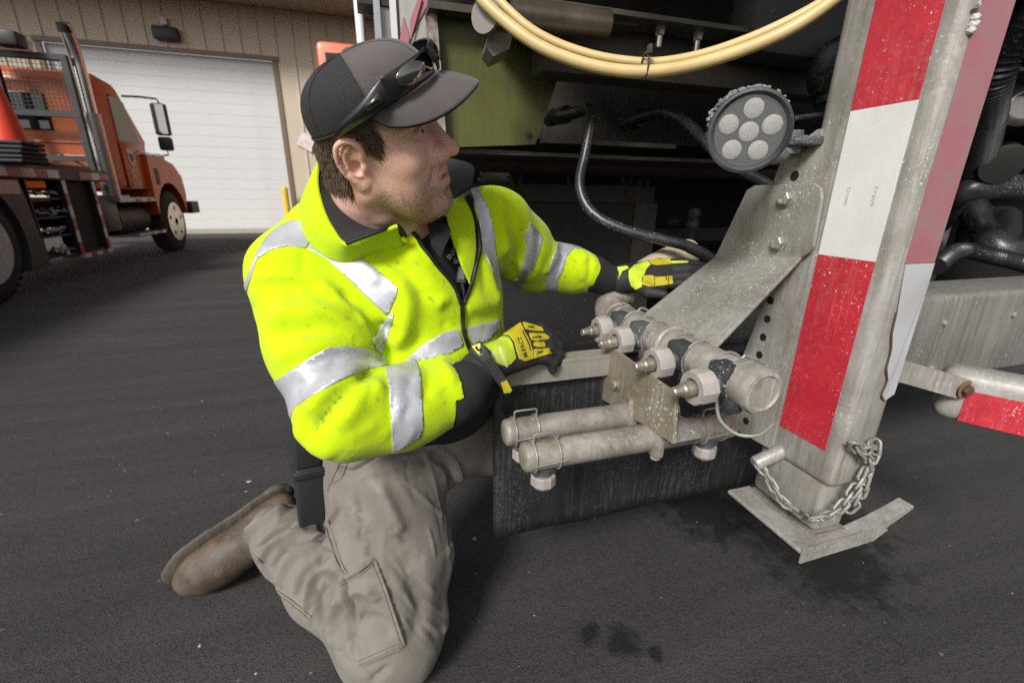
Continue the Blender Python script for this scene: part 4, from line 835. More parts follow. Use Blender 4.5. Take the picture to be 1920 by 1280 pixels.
P = catmull(cp2, 10); d = np.concatenate([[0], np.cumsum([np.linalg.norm(P[i+1]-P[i]) for i in range(len(P)-1)])]); chain_path(d, P, int(d[-1]/.0185), 1)
# ------------------------------------------------------------------ implicit-surface modelling
class SDF:
    def __init__(s, lo, hi, h):
        s.lo = np.array(lo, np.float32); s.h = h; n = np.ceil((np.array(hi)-np.array(lo))/h).astype(int)+1; s.n = n
        s.f = np.full(tuple(n), 1.0, np.float32)
        s.ax = [s.lo[i]+h*np.arange(n[i], dtype=np.float32) for i in range(3)]
    def _sub(s, lo, hi):
        a = np.maximum(np.floor((np.array(lo)-s.lo)/s.h).astype(int), 0); b = np.minimum(np.ceil((np.array(hi)-s.lo)/s.h).astype(int)+1, s.n)
        if np.any(b <= a): return None, None
        sl = tuple(slice(a[i], b[i]) for i in range(3))
        return sl, np.meshgrid(*[s.ax[i][sl[i]] for i in range(3)], indexing='ij', sparse=True)
    def _put(s, sl, d, k, op):
        f = s.f[sl]
        if op == 'u':
            if k <= 0: s.f[sl] = np.minimum(f, d); return
            h = np.maximum(k-np.abs(f-d), 0)/k; s.f[sl] = np.minimum(f, d)-h*h*k*.25
        elif op == 's':
            d = -d; h = np.maximum(k-np.abs(f-d), 0)/max(k, 1e-9); s.f[sl] = np.maximum(f, d)+h*h*k*.25
    def cone(s, a, b, ra, rb, k=.01, op='u', sq=None):
        """tapered capsule; sq = (direction, factor) flattens it"""
        a, b = np.asarray(a, float), np.asarray(b, float); R = max(ra, rb)+k+s.h*2+.004
        sl, g = s._sub(np.minimum(a, b)-R, np.maximum(a, b)+R)
        if sl is None: return
        ba = b-a; L2 = max(ba@ba, 1e-12); p = [g[i]-a[i] for i in range(3)]
        t = np.clip((p[0]*ba[0]+p[1]*ba[1]+p[2]*ba[2])/L2, 0, 1)
        q = [p[i]-t*ba[i] for i in range(3)]
        if sq is not None:
            n = np.asarray(sq[0], float); n /= np.linalg.norm(n); dn = (q[0]*n[0]+q[1]*n[1]+q[2]*n[2])*(1/sq[1]-1)
            q = [q[i]+dn*n[i] for i in range(3)]
        d = np.sqrt(q[0]**2+q[1]**2+q[2]**2)-(ra+(rb-ra)*t)
        if sq is not None: d = d*min(1., sq[1]*1.2)
        s._put(sl, d.astype(np.float32), k, op)
    def chain(s, P, r, k=.01, op='u', sq=None):
        rr = r if hasattr(r, '__len__') else [r]*len(P)
        for i in range(len(P)-1): s.cone(P[i], P[i+1], rr[i], rr[i+1], k, op, sq)
    def ell(s, c, r, k=.01, op='u', R=None):
        """ellipsoid; R columns = its axes"""
        c, r = np.asarray(c, float), np.asarray(r, float); m = r.max()+k+s.h*2+.004
        sl, g = s._sub(c-m, c+m)
        if sl is None: return
        p = [g[i]-c[i] for i in range(3)]
        if R is not None: p = [p[0]*R[0][j]+p[1]*R[1][j]+p[2]*R[2][j] for j in range(3)]
        k0 = np.sqrt((p[0]/r[0])**2+(p[1]/r[1])**2+(p[2]/r[2])**2); k1 = np.sqrt((p[0]/r[0]**2)**2+(p[1]/r[1]**2)**2+(p[2]/r[2]**2)**2)+1e-9
        s._put(sl, (k0*(k0-1)/k1).astype(np.float32), k, op)
    def half(s, p, n, k=.004):
        """keep the side of the plane that n points away from"""
        p, n = np.asarray(p, float), np.asarray(n, float); n = n/np.linalg.norm(n)
        g = np.meshgrid(*s.ax, indexing='ij', sparse=True); d = (g[0]-p[0])*n[0]+(g[1]-p[1])*n[1]+(g[2]-p[2])*n[2]
        h = np.maximum(k-np.abs(s.f-d), 0)/k; s.f = (np.maximum(s.f, d)+h*h*k*.25).astype(np.float32)
    def mesh(s):
        f = s.f; f[0], f[-1], f[:, 0], f[:, -1], f[:, :, 0], f[:, :, -1] = 1, 1, 1, 1, 1, 1
        sg = f < 0; nx, ny, nz = f.shape
        cnt = np.zeros((nx-1, ny-1, nz-1), np.int8); c8 = [(i, j, k) for i in (0, 1) for j in (0, 1) for k in (0, 1)]
        for (i, j, k) in c8: cnt += sg[i:nx-1+i, j:ny-1+j, k:nz-1+k]
        cell = np.argwhere((cnt > 0) & (cnt < 8)); idx = np.full(cnt.shape, -1, np.int64); idx[tuple(cell.T)] = np.arange(len(cell))
        vals = {c: f[cell[:, 0]+c[0], cell[:, 1]+c[1], cell[:, 2]+c[2]] for c in c8}
        acc = np.zeros((len(cell), 3)); num = np.zeros(len(cell))
        for a in c8:
            for ax in range(3):
                if a[ax] == 1: continue
                b = list(a); b[ax] = 1; b = tuple(b); va, vb = vals[a], vals[b]; m = (va < 0) != (vb < 0)
                t = np.where(m, va/np.where(m, va-vb, 1), 0); p = np.tile(np.array(a, float), (len(cell), 1)); p[:, ax] += t
                acc[m] += p[m]; num[m] += 1
        V = (cell+acc/num[:, None])*s.h+s.lo
        Fs = []
        for ax in range(3):
            o1, o2 = [(1, 2), (2, 0), (0, 1)][ax]
            A = sg.take(range(0, f.shape[ax]-1), ax); B = sg.take(range(1, f.shape[ax]), ax)
            e = np.argwhere(A != B); m = (e[:, o1] > 0) & (e[:, o2] > 0) & (e[:, o1] < f.shape[o1]-1) & (e[:, o2] < f.shape[o2]-1); e = e[m]
            fl = A[tuple(e.T)]
            def cid(d1, d2):
                q = e.copy(); q[:, o1] -= d1; q[:, o2] -= d2; return idx[tuple(q.T)]
            q = np.stack([cid(1, 1), cid(0, 1), cid(0, 0), cid(1, 0)], -1); q[~fl] = q[~fl][:, ::-1]; Fs.append(q)
        F = np.concatenate(Fs); F = F[(F >= 0).all(1)]
        return V, F
def smooth_mesh(V, F, it=2, lam=.5):
    e = np.concatenate([F[:, [i, (i+1) % F.shape[1]]] for i in range(F.shape[1])]); e = np.concatenate([e, e[:, ::-1]]); n = len(V); c = np.maximum(np.bincount(e[:, 0], minlength=n), 1)
    for _ in range(it):
        S = np.stack([np.bincount(e[:, 0], weights=V[e[:, 1], i], minlength=n) for i in range(3)], -1)/c[:, None]
        V = V+(S-V)*lam
    return V
def normals(V, F):
    n = np.cross(V[F[:, 2]]-V[F[:, 0]], V[F[:, -1]]-V[F[:, 1]]) if F.shape[1] == 4 else np.cross(V[F[:, 1]]-V[F[:, 0]], V[F[:, 2]]-V[F[:, 0]])
    N = np.zeros_like(V)
    for i in range(F.shape[1]):
        for k in range(3): N[:, k] += np.bincount(F[:, i], weights=n[:, k], minlength=len(V))
    return N/np.maximum(np.linalg.norm(N, axis=1, keepdims=True), 1e-12)
def bvh_of(V, F): return BVHTree.FromPolygons([tuple(v) for v in V], [tuple(map(int, f)) for f in F])
def hit(bvh, px, py, fallback=.8):
    d = Vector(ray(px, py)).normalized(); loc, nrm, i, dist = bvh.ray_cast(Vector(EYE), d)
    return (np.array(loc), np.array(nrm)) if loc is not None else (None, None)
def polyline_px(bvh, pts, step=6):
    """3-D polyline on a surface below a drawn image curve"""
    q = catmull([(x, y) for x, y in pts], 6); out = []
    for x, y in q:
        p, n = hit(bvh, x, y)
        if p is not None: out.append(p)
    return np.array(out)
def dist_to(V, P):
    """distance to a polyline and parameter along it"""
    best = np.full(len(V), 9.); par = np.zeros(len(V)); m = len(P)-1
    for i in range(m):
        a, b = P[i], P[i+1]; ba = b-a; L = ba@ba
        if L < 1e-12: continue
        t = np.clip((V-a)@ba/L, 0, 1); d = np.linalg.norm(V-a-t[:, None]*ba, axis=1); k = d < best; best[k] = d[k]; par[k] = (i+t[k])/m
    return best, par
def sculpt(V, N, bvh, strokes):
    D = np.zeros(len(V)); view = V-EYE; facing = np.einsum('ij,ij->i', N, view) < .15*np.linalg.norm(view, axis=1)
    for pts, amp, w in strokes:
        P = polyline_px(bvh, pts)
        if len(P) < 2: continue
        near = np.where(np.all((V > P.min(0)-3*w) & (V < P.max(0)+3*w), 1) & facing)[0]
        if not len(near): continue
        d, t = dist_to(V[near], P); D[near] += amp*np.exp(-(d/w)**2)*np.clip(np.minimum(t, 1-t)*5+.15, 0, 1)
    return V+N*D[:, None]
def paint(V, N, bvh, strokes):
    A = np.zeros(len(V)); view = V-EYE; facing = np.einsum('ij,ij->i', N, view) < .2*np.linalg.norm(view, axis=1)
    for pts, amp, w in strokes:
        P = polyline_px(bvh, pts)
        if len(P) < 2: continue
        near = np.where(np.all((V > P.min(0)-3*w) & (V < P.max(0)+3*w), 1) & facing)[0]
        d, t = dist_to(V[near], P); A[near] = np.maximum(A[near], amp*np.exp(-(d/w)**2))
    return A
def inpoly_sd(Q, poly):
    """signed distance in pixels to a polygon, positive inside"""
    P = np.array(poly, float); n = len(P); best = np.full(len(Q), 1e9); ins = np.zeros(len(Q), bool)
    for i in range(n):
        a, b = P[i], P[(i+1) % n]; ba = b-a; t = np.clip((Q-a)@ba/(ba@ba+1e-12), 0, 1); best = np.minimum(best, np.linalg.norm(Q-a-t[:, None]*ba, axis=1))
        c = (a[1] > Q[:, 1]) != (b[1] > Q[:, 1]); x = a[0]+(Q[:, 1]-a[1])*(b[0]-a[0])/np.where(b[1] == a[1], 1e-12, b[1]-a[1]); ins ^= c & (Q[:, 0] < x)
    return np.where(ins, best, -best)
def tris(F): return np.concatenate([F[:, [0, 1, 2]], F[:, [0, 2, 3]]]) if F.shape[1] == 4 else F
def split(V, T, f, attrs=()):
    """cut a triangle mesh along f = 0: returns inside (f > 0) and outside parts with extra per-vertex data"""
    s = f > 0; c = s[T].sum(1); inn = [T[c == 3]]; out = [T[c == 0]]; newV, newA, cache = [], [[] for _ in attrs], {}; base = len(V); ti, to = [], []
    def cutp(a, b):
        k = (a, b) if a < b else (b, a)
        if k not in cache:
            t = f[k[0]]/(f[k[0]]-f[k[1]]); cache[k] = base+len(newV); newV.append(V[k[0]]*(1-t)+V[k[1]]*t)
            for j, A in enumerate(attrs): newA[j].append(A[k[0]]*(1-t)+A[k[1]]*t)
        return cache[k]
    for t in T[(c == 1) | (c == 2)]:
        lone = 1 if s[t].sum() == 1 else 0; i = [j for j in range(3) if s[t[j]] == bool(lone)][0]; a, b, d = int(t[i]), int(t[(i+1) % 3]), int(t[(i+2) % 3]); p, q = cutp(a, b), cutp(a, d)
        one, two = ([(a, p, q)], [(p, b, d), (p, d, q)]); (ti if lone else to).extend(one); (to if lone else ti).extend(two)
    VV = np.concatenate([V, np.array(newV).reshape(-1, 3)]); AA = [np.concatenate([A, np.array(n).reshape((-1,)+A.shape[1:])]) for A, n in zip(attrs, newA)]
    def pack(tl, ex):
        F = np.concatenate(tl+([np.array(ex)] if ex else [])); u, inv = np.unique(F, return_inverse=True); return VV[u], inv.reshape(F.shape), [A[u] for A in AA]
    return pack(inn, ti), pack(out, to)
PERSON = None
CROT = Matrix.Rotation(-YAW, 4, 'Z')
def fast_mesh(name, V, F, mt, parent, smooth=True, attrs=None):
    me = bpy.data.meshes.new(name); F = np.asarray(F); V = np.asarray(V, np.float32)
    me.vertices.add(len(V)); me.vertices.foreach_set('co', V.ravel()); k = F.shape[1]
    me.loops.add(F.size); me.loops.foreach_set('vertex_index', F.astype(np.int32).ravel()); me.polygons.add(len(F)); me.polygons.foreach_set('loop_start', np.arange(0, F.size, k, dtype=np.int32))
    me.update(calc_edges=True); me.validate()
    for an, A in (attrs or {}).items():
        at = me.attributes.new(an, 'FLOAT', 'POINT'); at.data.foreach_set('value', np.asarray(A, np.float32))
    o = new_obj(name, me, mt, None, smooth); o.parent = parent
    return o
def vnoise(V, scale, seed=0, octv=3):
    """cheap smooth noise from sines"""
    r = np.random.default_rng(seed); out = np.zeros(len(V)); a = 1.
    for _ in range(octv):
        s = 0
        for _ in range(5): k = r.normal(size=3); k /= np.linalg.norm(k); s = s+np.sin(V@k*scale*6.283+r.uniform(0, 6.28))
        out += a*s/5; a *= .5; scale *= 2.1
    return out
# ------------------------------------------------------------------ the kneeling man
HR = np.array([[.994, .09, -.054], [-.105, .871, -.48], [.003, .483, .875]]); _u_, _s_, _v_ = np.linalg.svd(HR); HR = _u_@_v_
HT = np.array([-.214, .750, 1.108])
def h2c(P): return np.asarray(P)@HR.T+HT
def c2h(P): return (np.asarray(P)-HT)@HR
skin = mat('skin', (.86, .56, .445), .45, col2=(.80, .46, .35), nscale=30, namt=.7, bump=.0005, bscale=420, sub=.12, spec=.4,
           attrs=[('flush', (.58, .20, .14), .75, 0), ('stubble', (.16, .09, .06), .75, 380), ('stubble', (.34, .20, .14), .25, 0), ('hairroot', (.10, .064, .044), .9, 0), ('lip', (.58, .25, .21), .7, 0)])
# shoulders, elbows, wrists, hips, knees in the heading frame
SHR, SHL = np.array([-.388, .780, .872]), np.array([-.035, .985, .968])
ELR, WRR = cY(652, 776, .645), cY(905, 690, .775)
ELL, WRL = cY(1003, 496, 1.10), cY(1150, 525, 1.14)
NECK = np.array([-.225, .865, .955]); HIPR, HIPL = cY(735, 850, .84), cY(840, 810, .98)
KNR = np.array([-.262, .715, .085]); ANR = cZ(505, 960, .125); KNL, ANL = np.array([.13, 1.09, .43]), np.array([.03, 1.27, .09])
NB = c2h(NECK)
def head_mesh():
    s = SDF((-.135, -.105, -.215), (.142, .105, .155), .0021)
    s.ell((-.006, 0, .034), (.088, .075, .080), .01); s.ell((.028, 0, -.028), (.068, .062, .085), .03); s.ell((.042, 0, .050), (.046, .062, .050), .015)
    for y in (-1, 1):
        s.ell((.052, y*.045, -.014), (.028, .020, .022), .022)
        s.cone((-.004, y*.059, -.050), (.066, y*.018, -.104), .018, .016, .03); s.cone((-.010, y*.062, -.01), (-.004, y*.060, -.05), .016, .018, .02)
        s.ell((.045, y*.045, -.060), (.026, .016, .032), .025)
        s.cone((.084, y*.008, .044), (.068, y*.046, .041), .0115, .009, .012)
    s.ell((.084, 0, -.100), (.020, .024, .020), .018); s.ell((.077, 0, -.054), (.021, .032, .032), .02)
    for y in (-1, 1): s.ell((.096, y*.031, .023), (.018, .0185, .0125), .012, 's')
    s.cone((.086, 0, .032), (.112, 0, -.008), .0075, .0105, .011); s.ell((.1165, 0, -.0135), (.0125, .0125, .0105), .008)
    for y in (-1, 1):
        s.ell((.102, y*.0135, -.0195), (.0115, .0075, .0085), .006)
        s.ell((.1125, y*.0068, -.0300), (.0046, .0030, .0045), .002, 's')
        s.cone((.087, y*.025, -.032), (.082, y*.034, -.050), .0008, .0008, .012, 's')      # cheek fold
    for y in (-1, 1): s.ell((.0930, y*.0165, -.0165), (.0100, .0085, .0110), .010)
    s.cone((.104, 0, -.030), (.101, 0, -.044), .003, .003, .010)
    # lips, slightly open
    for y in (-1, 1):
        s.chain([(.0995, 0, -.0450), (.0965, y*.010, -.0445), (.0880, y*.0240, -.0520)], [.0043, .0042, .0022], .006)
        s.chain([(.1000, 0, -.0645), (.0960, y*.011, -.0634), (.0880, y*.0235, -.0555)], [.0053, .0050, .0024], .006)
        s.chain([(.1045, 0, -.0550), (.1000, y*.012, -.0545), (.0890, y*.0200, -.0535)], [.0050, .0044, .0016], .0008, 's')
        s.chain([(.0945, 0, -.0550), (.0940, y*.012, -.0545)], [.0050, .0040], .0008, 's')
    s.cone((.100, -.008, -.079), (.100, .008, -.079), .003, .003, .01, 's')
    # eyelids round the ball
    for y in (-1, 1):
        c = np.array((.0735, y*.032, .0245)); s.ell(c, (.0112, .0112, .0112), .004)
        up = [c+np.array((.0060, -y*.0125, -.0005)), c+np.array((.0112, -y*.0065, .0066)), c+np.array((.0120, y*.001, .0084)), c+np.array((.0088, y*.0085, .0064)), c+np.array((.0035, y*.0135, -.0010))]
        dn = [up[0], c+np.array((.0112, -y*.0060, -.0062)), c+np.array((.0116, y*.001, -.0076)), c+np.array((.0085, y*.0085, -.0062)), up[-1]]
        s.chain(catmull(up, 3), .0023, .0025); s.chain(catmull(dn, 3), .0017, .0030)
    # ears
    for y in (-1, 1):
        E = lambda x, z, o: np.array((x-.004, y*(.0735+o), z))
        s.cone(E(-.002, .016, .004), E(.002, -.014, .004), .015, .011, .006, sq=((0.25, y, 0), .42)); s.ell(E(-.006, .004, .006), (.018, .005, .028), .006)
        hx = [E(.010, .006, .004), E(.013, .018, .007), E(.008, .030, .011), E(-.004, .0355, .015), E(-.016, .029, .018), E(-.0205, .014, .019), E(-.019, -.002, .018), E(-.0135, -.016, .015), E(-.006, -.025, .011)]
        s.chain(catmull(hx, 3), .0037, .003)
        s.chain([E(-.006, -.025, .010), E(.000, -.0325, .008), E(.004, -.028, .005)], [.0065, .0075, .0055], .006, sq=((.2, y, 0), .6))
        s.chain(catmull([E(-.002, .026, .012), E(-.011, .017, .014), E(-.012, .003, .014), E(-.006, -.012, .012), E(.002, -.017, .009)], 3), .0030, .003)
        s.ell(E(.000, -.004, .011), (.0080, .0070, .0100), .003, 's'); s.chain([E(-.0125, .026, .018), E(-.0165, .008, .019), E(-.012, -.010, .017)], .0018, .002, 's')
        s.ell(E(.0095, -.006, .007), (.0045, .0040, .0065), .003)
    # neck
    nb = NB
    s.chain([(-.028, 0, -.03), (-.030, 0, -.08), tuple(nb*.7+np.array((-.03, 0, -.1))*.3), tuple(nb)], [.062, .060, .062, .072], .03)
    s.cone((.05, 0, -.09), tuple(nb+np.array((.03, 0, .02))), .030, .035, .04); s.chain([(-.02, -.058, -.03), (-.0, -.045, -.10), tuple(nb+np.array((.045, -.01, .01)))], [.014, .013, .011], .015)
    V, F = s.mesh(); V = smooth_mesh(V, F, 1, .5); return V, F
HV, HF = head_mesh()
x, y, z = HV.T
stub = np.clip((-.030-z)/.022, 0, 1)*np.clip((x+.010-.25*np.maximum(-.03-z, 0))/.02, 0, 1)*np.clip((z+.150)/.03, 0, 1)
stub *= np.clip(1-np.exp(-((x-.062)**2+(z+.028)**2)/.022**2)*1.3, 0, 1)          # clear cheek
lipd = np.minimum(dist_to(HV, np.array([(.0885, -.0245, -.0520), (.1040, -.010, -.0470), (.1080, 0, -.0475), (.1040, .010, -.0470), (.0885, .0245, -.0520)]))[0], dist_to(HV, np.array([(.0885, -.024, -.0555), (.1040, -.01, -.0640), (.1090, 0, -.0650), (.1040, .01, -.0640), (.0885, .024, -.0555)]))[0])
lip = np.clip(1.7-lipd/.0055, 0, 1); stub *= 1-np.clip(lip*2, 0, 1)
stub = np.maximum(stub, .75*np.clip(1-np.abs(z+.037)/.010, 0, 1)*np.clip((x-.082)/.008, 0, 1)*(1-np.clip(lip*2, 0, 1)))
ear = np.clip((np.abs(y)-.074)/.008, 0, 1)*np.clip(1-np.abs(x+.006)/.04, 0, 1)
flush = np.maximum(.75*np.exp(-((x-.113)**2+y**2+(z+.015)**2)/.018**2), ear*.5); flush = np.maximum(flush, .45*np.exp(-((x-.06)**2+(np.abs(y)-.05)**2+(z+.02)**2)/.022**2))
root = np.clip((z-.012+.35*(x-.02))/.02, 0, 1)*np.clip((.040-x)/.01, 0, 1)*(1-ear)
root = np.maximum(root, np.clip((-.018-x)/.014, 0, 1)*np.clip((z+.060)/.02, 0, 1)*(1-ear)); root = np.maximum(root, np.clip(1-np.abs(x-.030+.45*(z-.0))/.014, 0, 1)*np.clip((z-.002)/.012, 0, 1)*(np.abs(y) < .078)*(1-ear))
HVC = h2c(HV)
# body below the neck: one skin with the head, hidden by the clothes but for the wrists
bs = SDF((-.62, .5, -.02), (.45, 1.42, 1.02), .011)
bs.chain([NECK, NECK+(.0, .0, -.02), (HIPR+HIPL)/2+(0, .02, .03)], [.05, .06, .09], .03); bs.cone(SHR, SHL, .03, .03, .03)
bs.chain([SHR, ELR, WRR], [.040, .026, .022], .02); bs.chain([SHL, ELL, WRL, WRL+(.05, .0, 0)], [.040, .032, .029, .028], .02)
bs.chain([HIPR, KNR+(0, 0, .0), ANR], [.075, .05, .036], .03); bs.chain([HIPL, KNL, ANL], [.075, .05, .036], .03)
BV, BF = bs.mesh(); BV = smooth_mesh(BV, BF, 2)
V = np.concatenate([HVC, BV]); F = np.concatenate([HF, BF+len(HVC)]); zb_ = np.zeros(len(BV))
person = fast_mesh('person', V, F, skin, None, True, dict(stubble=np.concatenate([stub, zb_]), flush=np.concatenate([flush, zb_]), hairroot=np.concatenate([root, zb_]), lip=np.concatenate([lip, zb_])))
person.matrix_world = CROT
tag(person, 'man in a yellow high-visibility jacket kneeling beside the spray truck', 'person')
hb = bvh_of(HV, HF)
# eyes, teeth, brows
eyew = mat('eye_white', (.72, .68, .64), .2); iris = mat('iris', (.10, .13, .14), .2); pup = mat('pupil', (.005, .005, .005), .1)
for sd in (-1, 1):
    c = np.array((.0735, sd*.032, .0245)); ld = Vector(HR@np.array((.93, .10, .34))).normalized(); cc = Vector(h2c(c))
    m = MB(); bmesh.ops.create_uvsphere(m.bm, u_segments=24, v_segments=16, radius=.0130); bmesh.ops.translate(m.bm, verts=m.bm.verts, vec=cc); e_ = m.build('eye', eyew, person, smooth=True)
    MB().lathe(cc+ld*.0117, ld, [(0, .0062), (.0013, .0056), (.0021, .003)], n=20).build('iris', iris, e_, smooth=True); MB().lathe(cc+ld*.0133, ld, [(0, .0028), (.0008, .0022)], n=14).build('pupil', pup, e_)
m = MB()
for k in range(-5, 6): m.box((.0905-.0010*k*k*.22, k*.0044-.0020, -.0555), (.0945-.0010*k*k*.22, k*.0044+.0020, -.0475), .0008, 1)
t_ = m.build('teeth', mat('teeth', (.70, .66, .58), .25), person); t_.data.transform(Matrix([[*HR[i], HT[i]] for i in range(3)]+[[0, 0, 0, 1]]))
# hair: strands rooted on the scalp
def strands(name, roots, mt, parent, w=.0006):
    V, F = [], []
    for (p, d1, d2, L) in roots:
        q = [p, p+d1*L*.5, p+d1*L*.5+d2*L*.5]; k = len(V); sdv = np.cross(d1, d1+np.array((.3, .5, .2))); sdv /= np.linalg.norm(sdv)+1e-9; s2 = np.cross(d1, sdv)
        for j, (pt, ww) in enumerate(zip(q, (w, w*.8, w*.15))):
            for a in (0, 2.09, 4.19): V.append(pt+(sdv*math.cos(a)+s2*math.sin(a))*ww)
        for j in range(2):
            for i in range(3): F.append((k+j*3+i, k+j*3+(i+1) % 3, k+j*3+3+(i+1) % 3, k+j*3+3+i))
    return pd(name, V, F, mt, parent, True)
HN = normals(HV, HF); idx = np.where((root > .35) & (HV[:, 2] < .035+.3*HV[:, 0]))[0]; sel = rng.choice(idx, min(4200, len(idx)*3)); R_ = []
for i in sel:
    p, n = HV[i]+rng.normal(size=3)*.0006, HN[i]; down = np.array((-.25 if HV[i, 0] < .01 else .25, 0, -1.)); d1 = down*.9+n*.22+rng.normal(size=3)*.18; d1 /= np.linalg.norm(d1); d2 = down-n*.02+rng.normal(size=3)*.15; d2 /= np.linalg.norm(d2)
    R_.append((h2c(p), HR@d1, HR@d2, rng.uniform(.010, .019)*(1.1 if HV[i, 0] < -.02 else .95)))
hairm = mat('brown_hair', (.085, .056, .038), .5, col2=(.15, .105, .072), nscale=60)
strands('hair', R_, hairm, person)
R_ = []
for k in range(150):
    for sd in (-1, 1):
        t = random.random(); p = np.array((.0945-.020*t, sd*(.012+.036*t), .0455+.004*math.sin(t*3)))+rng.normal(size=3)*.0016; loc, n, i_, d_ = hb.find_nearest(Vector(p)); d1 = np.array((-.35, sd*.8, .25))+np.array(n)*.3; d1 /= np.linalg.norm(d1); R_.append((h2c(np.array(loc)), HR@d1, HR@d1, rng.uniform(.006, .010)))
strands('eyebrows', R_, hairm, person, .0004)
# short beard bristles
R_ = []; idx = np.where(stub > .45)[0]
for i in rng.choice(idx, 2300, p=stub[idx]/stub[idx].sum()):
    d1 = HN[i]*.6+np.array((.1, 0, -.8))+rng.normal(size=3)*.25; d1 /= np.linalg.norm(d1); R_.append((h2c(HV[i]+rng.normal(size=3)*.0008), HR@d1, HR@d1, rng.uniform(.0022, .0042)))
strands('beard_stubble', R_, mat('stubble_hair', (.085, .052, .035), .6, col2=(.17, .10, .06), nscale=200), person, .00016)
# ---- cap
capg = mat('cap_grey', (.105, .092, .088), .95, spec=.15, col2=(.080, .070, .067), nscale=10, bump=.0006, bscale=700, dust=.35, dcol=(.145, .128, .117), speck=.30, sscale=330, scol=(.4, .36, .3), sheen=.2)
capk = mat('cap_mesh_black', (.016, .0155, .016), .85, col2=(.022, .021, .021), nscale=8, speck=.12, sscale=500, scol=(.3, .28, .24))
_nt = capk.node_tree; _b = _nt.nodes['Principled BSDF']; _tc = _nt.nodes.new('ShaderNodeTexCoord'); _vo = _nt.nodes.new('ShaderNodeTexVoronoi'); _vo.inputs['Scale'].default_value = 520; _vo.inputs['Randomness'].default_value = .12; _nt.links.new(_tc.outputs['Object'], _vo.inputs['Vector'])
_bp = _nt.nodes.new('ShaderNodeBump'); _bp.inputs['Distance'].default_value = .0012; _nt.links.new(_vo.outputs['Distance'], _bp.inputs['Height']); _nt.links.new(_bp.outputs[0], _b.inputs['Normal'])
CT = math.radians(-19)     # the cap sits low at the back
OCAP = np.array((.004, 0, .052))
Rc = np.array([[math.cos(CT), 0, math.sin(CT)], [0, 1, 0], [-math.sin(CT), 0, math.cos(CT)]])
def cap_pt(th, t, off=0):
    """crown: th round the head (0 = front), t from the rim (0) to the button (1)"""
    a = t*math.pi/2; cr = math.cos(a)**.66; c = math.cos(th)
    ax = .101 if c < 0 else .105; rx, ry, rz = ax+off, .0875+off, .068+off
    return OCAP+Rc@np.array((rx*cr*c, ry*cr*math.sin(th), rz*(math.sin(a)**.88)-.004*(1-t)*max(0, -c)))
def grid_cap(th0, th1, nth, nt, name, mt, parent, pole=True):
    V, F = [], []
    for j in range(nt+1):
        for i in range(nth+1):
            t = j/nt*.985; V.append(h2c(cap_pt(th0+(th1-th0)*i/nth, t, .0006*math.sin(i*1.7)*0)))
    for j in range(nt):
        for i in range(nth): F.append((j*(nth+1)+i, j*(nth+1)+i+1, (j+1)*(nth+1)+i+1, (j+1)*(nth+1)+i))
    o = pd(name, V, F, mt, parent, True); sm = o.modifiers.new('t', 'SOLIDIFY'); sm.thickness = .0022; sm.offset = -1; return o
SE = math.radians(66)
cap = grid_cap(-SE, SE, 40, 26, 'cap', capg, person); cap['label'] = 'grey and black mesh-back cap'
grid_cap(SE, 2*math.pi-SE, 70, 26, 'mesh_back', capk, cap)
for th in (-SE, SE, 0., math.radians(120), math.radians(-120), math.pi): MB().tube([h2c(cap_pt(th, t, .0004)) for t in np.linspace(0, .98, 24)], .0011 if abs(th) == SE else .0008, n=5).build('panel_seam', capg if abs(th) <= SE+.01 else capk, cap, smooth=True)
MB().lathe(h2c(cap_pt(0, .985, -.001)), HR@Rc@np.array((-.1, 0, 1)), [(0, .0085), (.003, .0075), (.005, .003)], n=16).build('button', capg, cap, smooth=True)
MB().tube([h2c(cap_pt(th, .004, .0006)) for th in np.linspace(SE, 2*math.pi-SE, 60)], .0016, n=6).build('rim_band', capk, cap, smooth=True)
# brim
V, F = [], []; nb_, nl_ = 36, 14; BH = math.radians(72)
for j in range(nl_+1):
    for i in range(nb_+1):
        th = -BH+2*BH*i/nb_; base = cap_pt(th, .01); u = j/nl_; c = math.cos(th/BH*math.pi/2); reach = .065*c**.6
        p = base+np.array((reach*u, base[1]*.05*u*c, -.020*u*c)); p[2] += -.038*(p[1]/.085)**2*u*c**.4+.010*math.sin(u*2.0)*c
        V.append(h2c(p))
for j in range(nl_):
    for i in range(nb_): F.append((j*(nb_+1)+i, j*(nb_+1)+i+1, (j+1)*(nb_+1)+i+1, (j+1)*(nb_+1)+i))
brim = pd('brim', V, F, [capg, capk], cap, True); sm = brim.modifiers.new('t', 'SOLIDIFY'); sm.thickness = .0032; sm.offset = 0; sm.material_offset = 0
bu = pd('brim_underside', [tuple(np.array(v)-HR[:, 2]*.0020) for v in V], F, capk, cap, True)
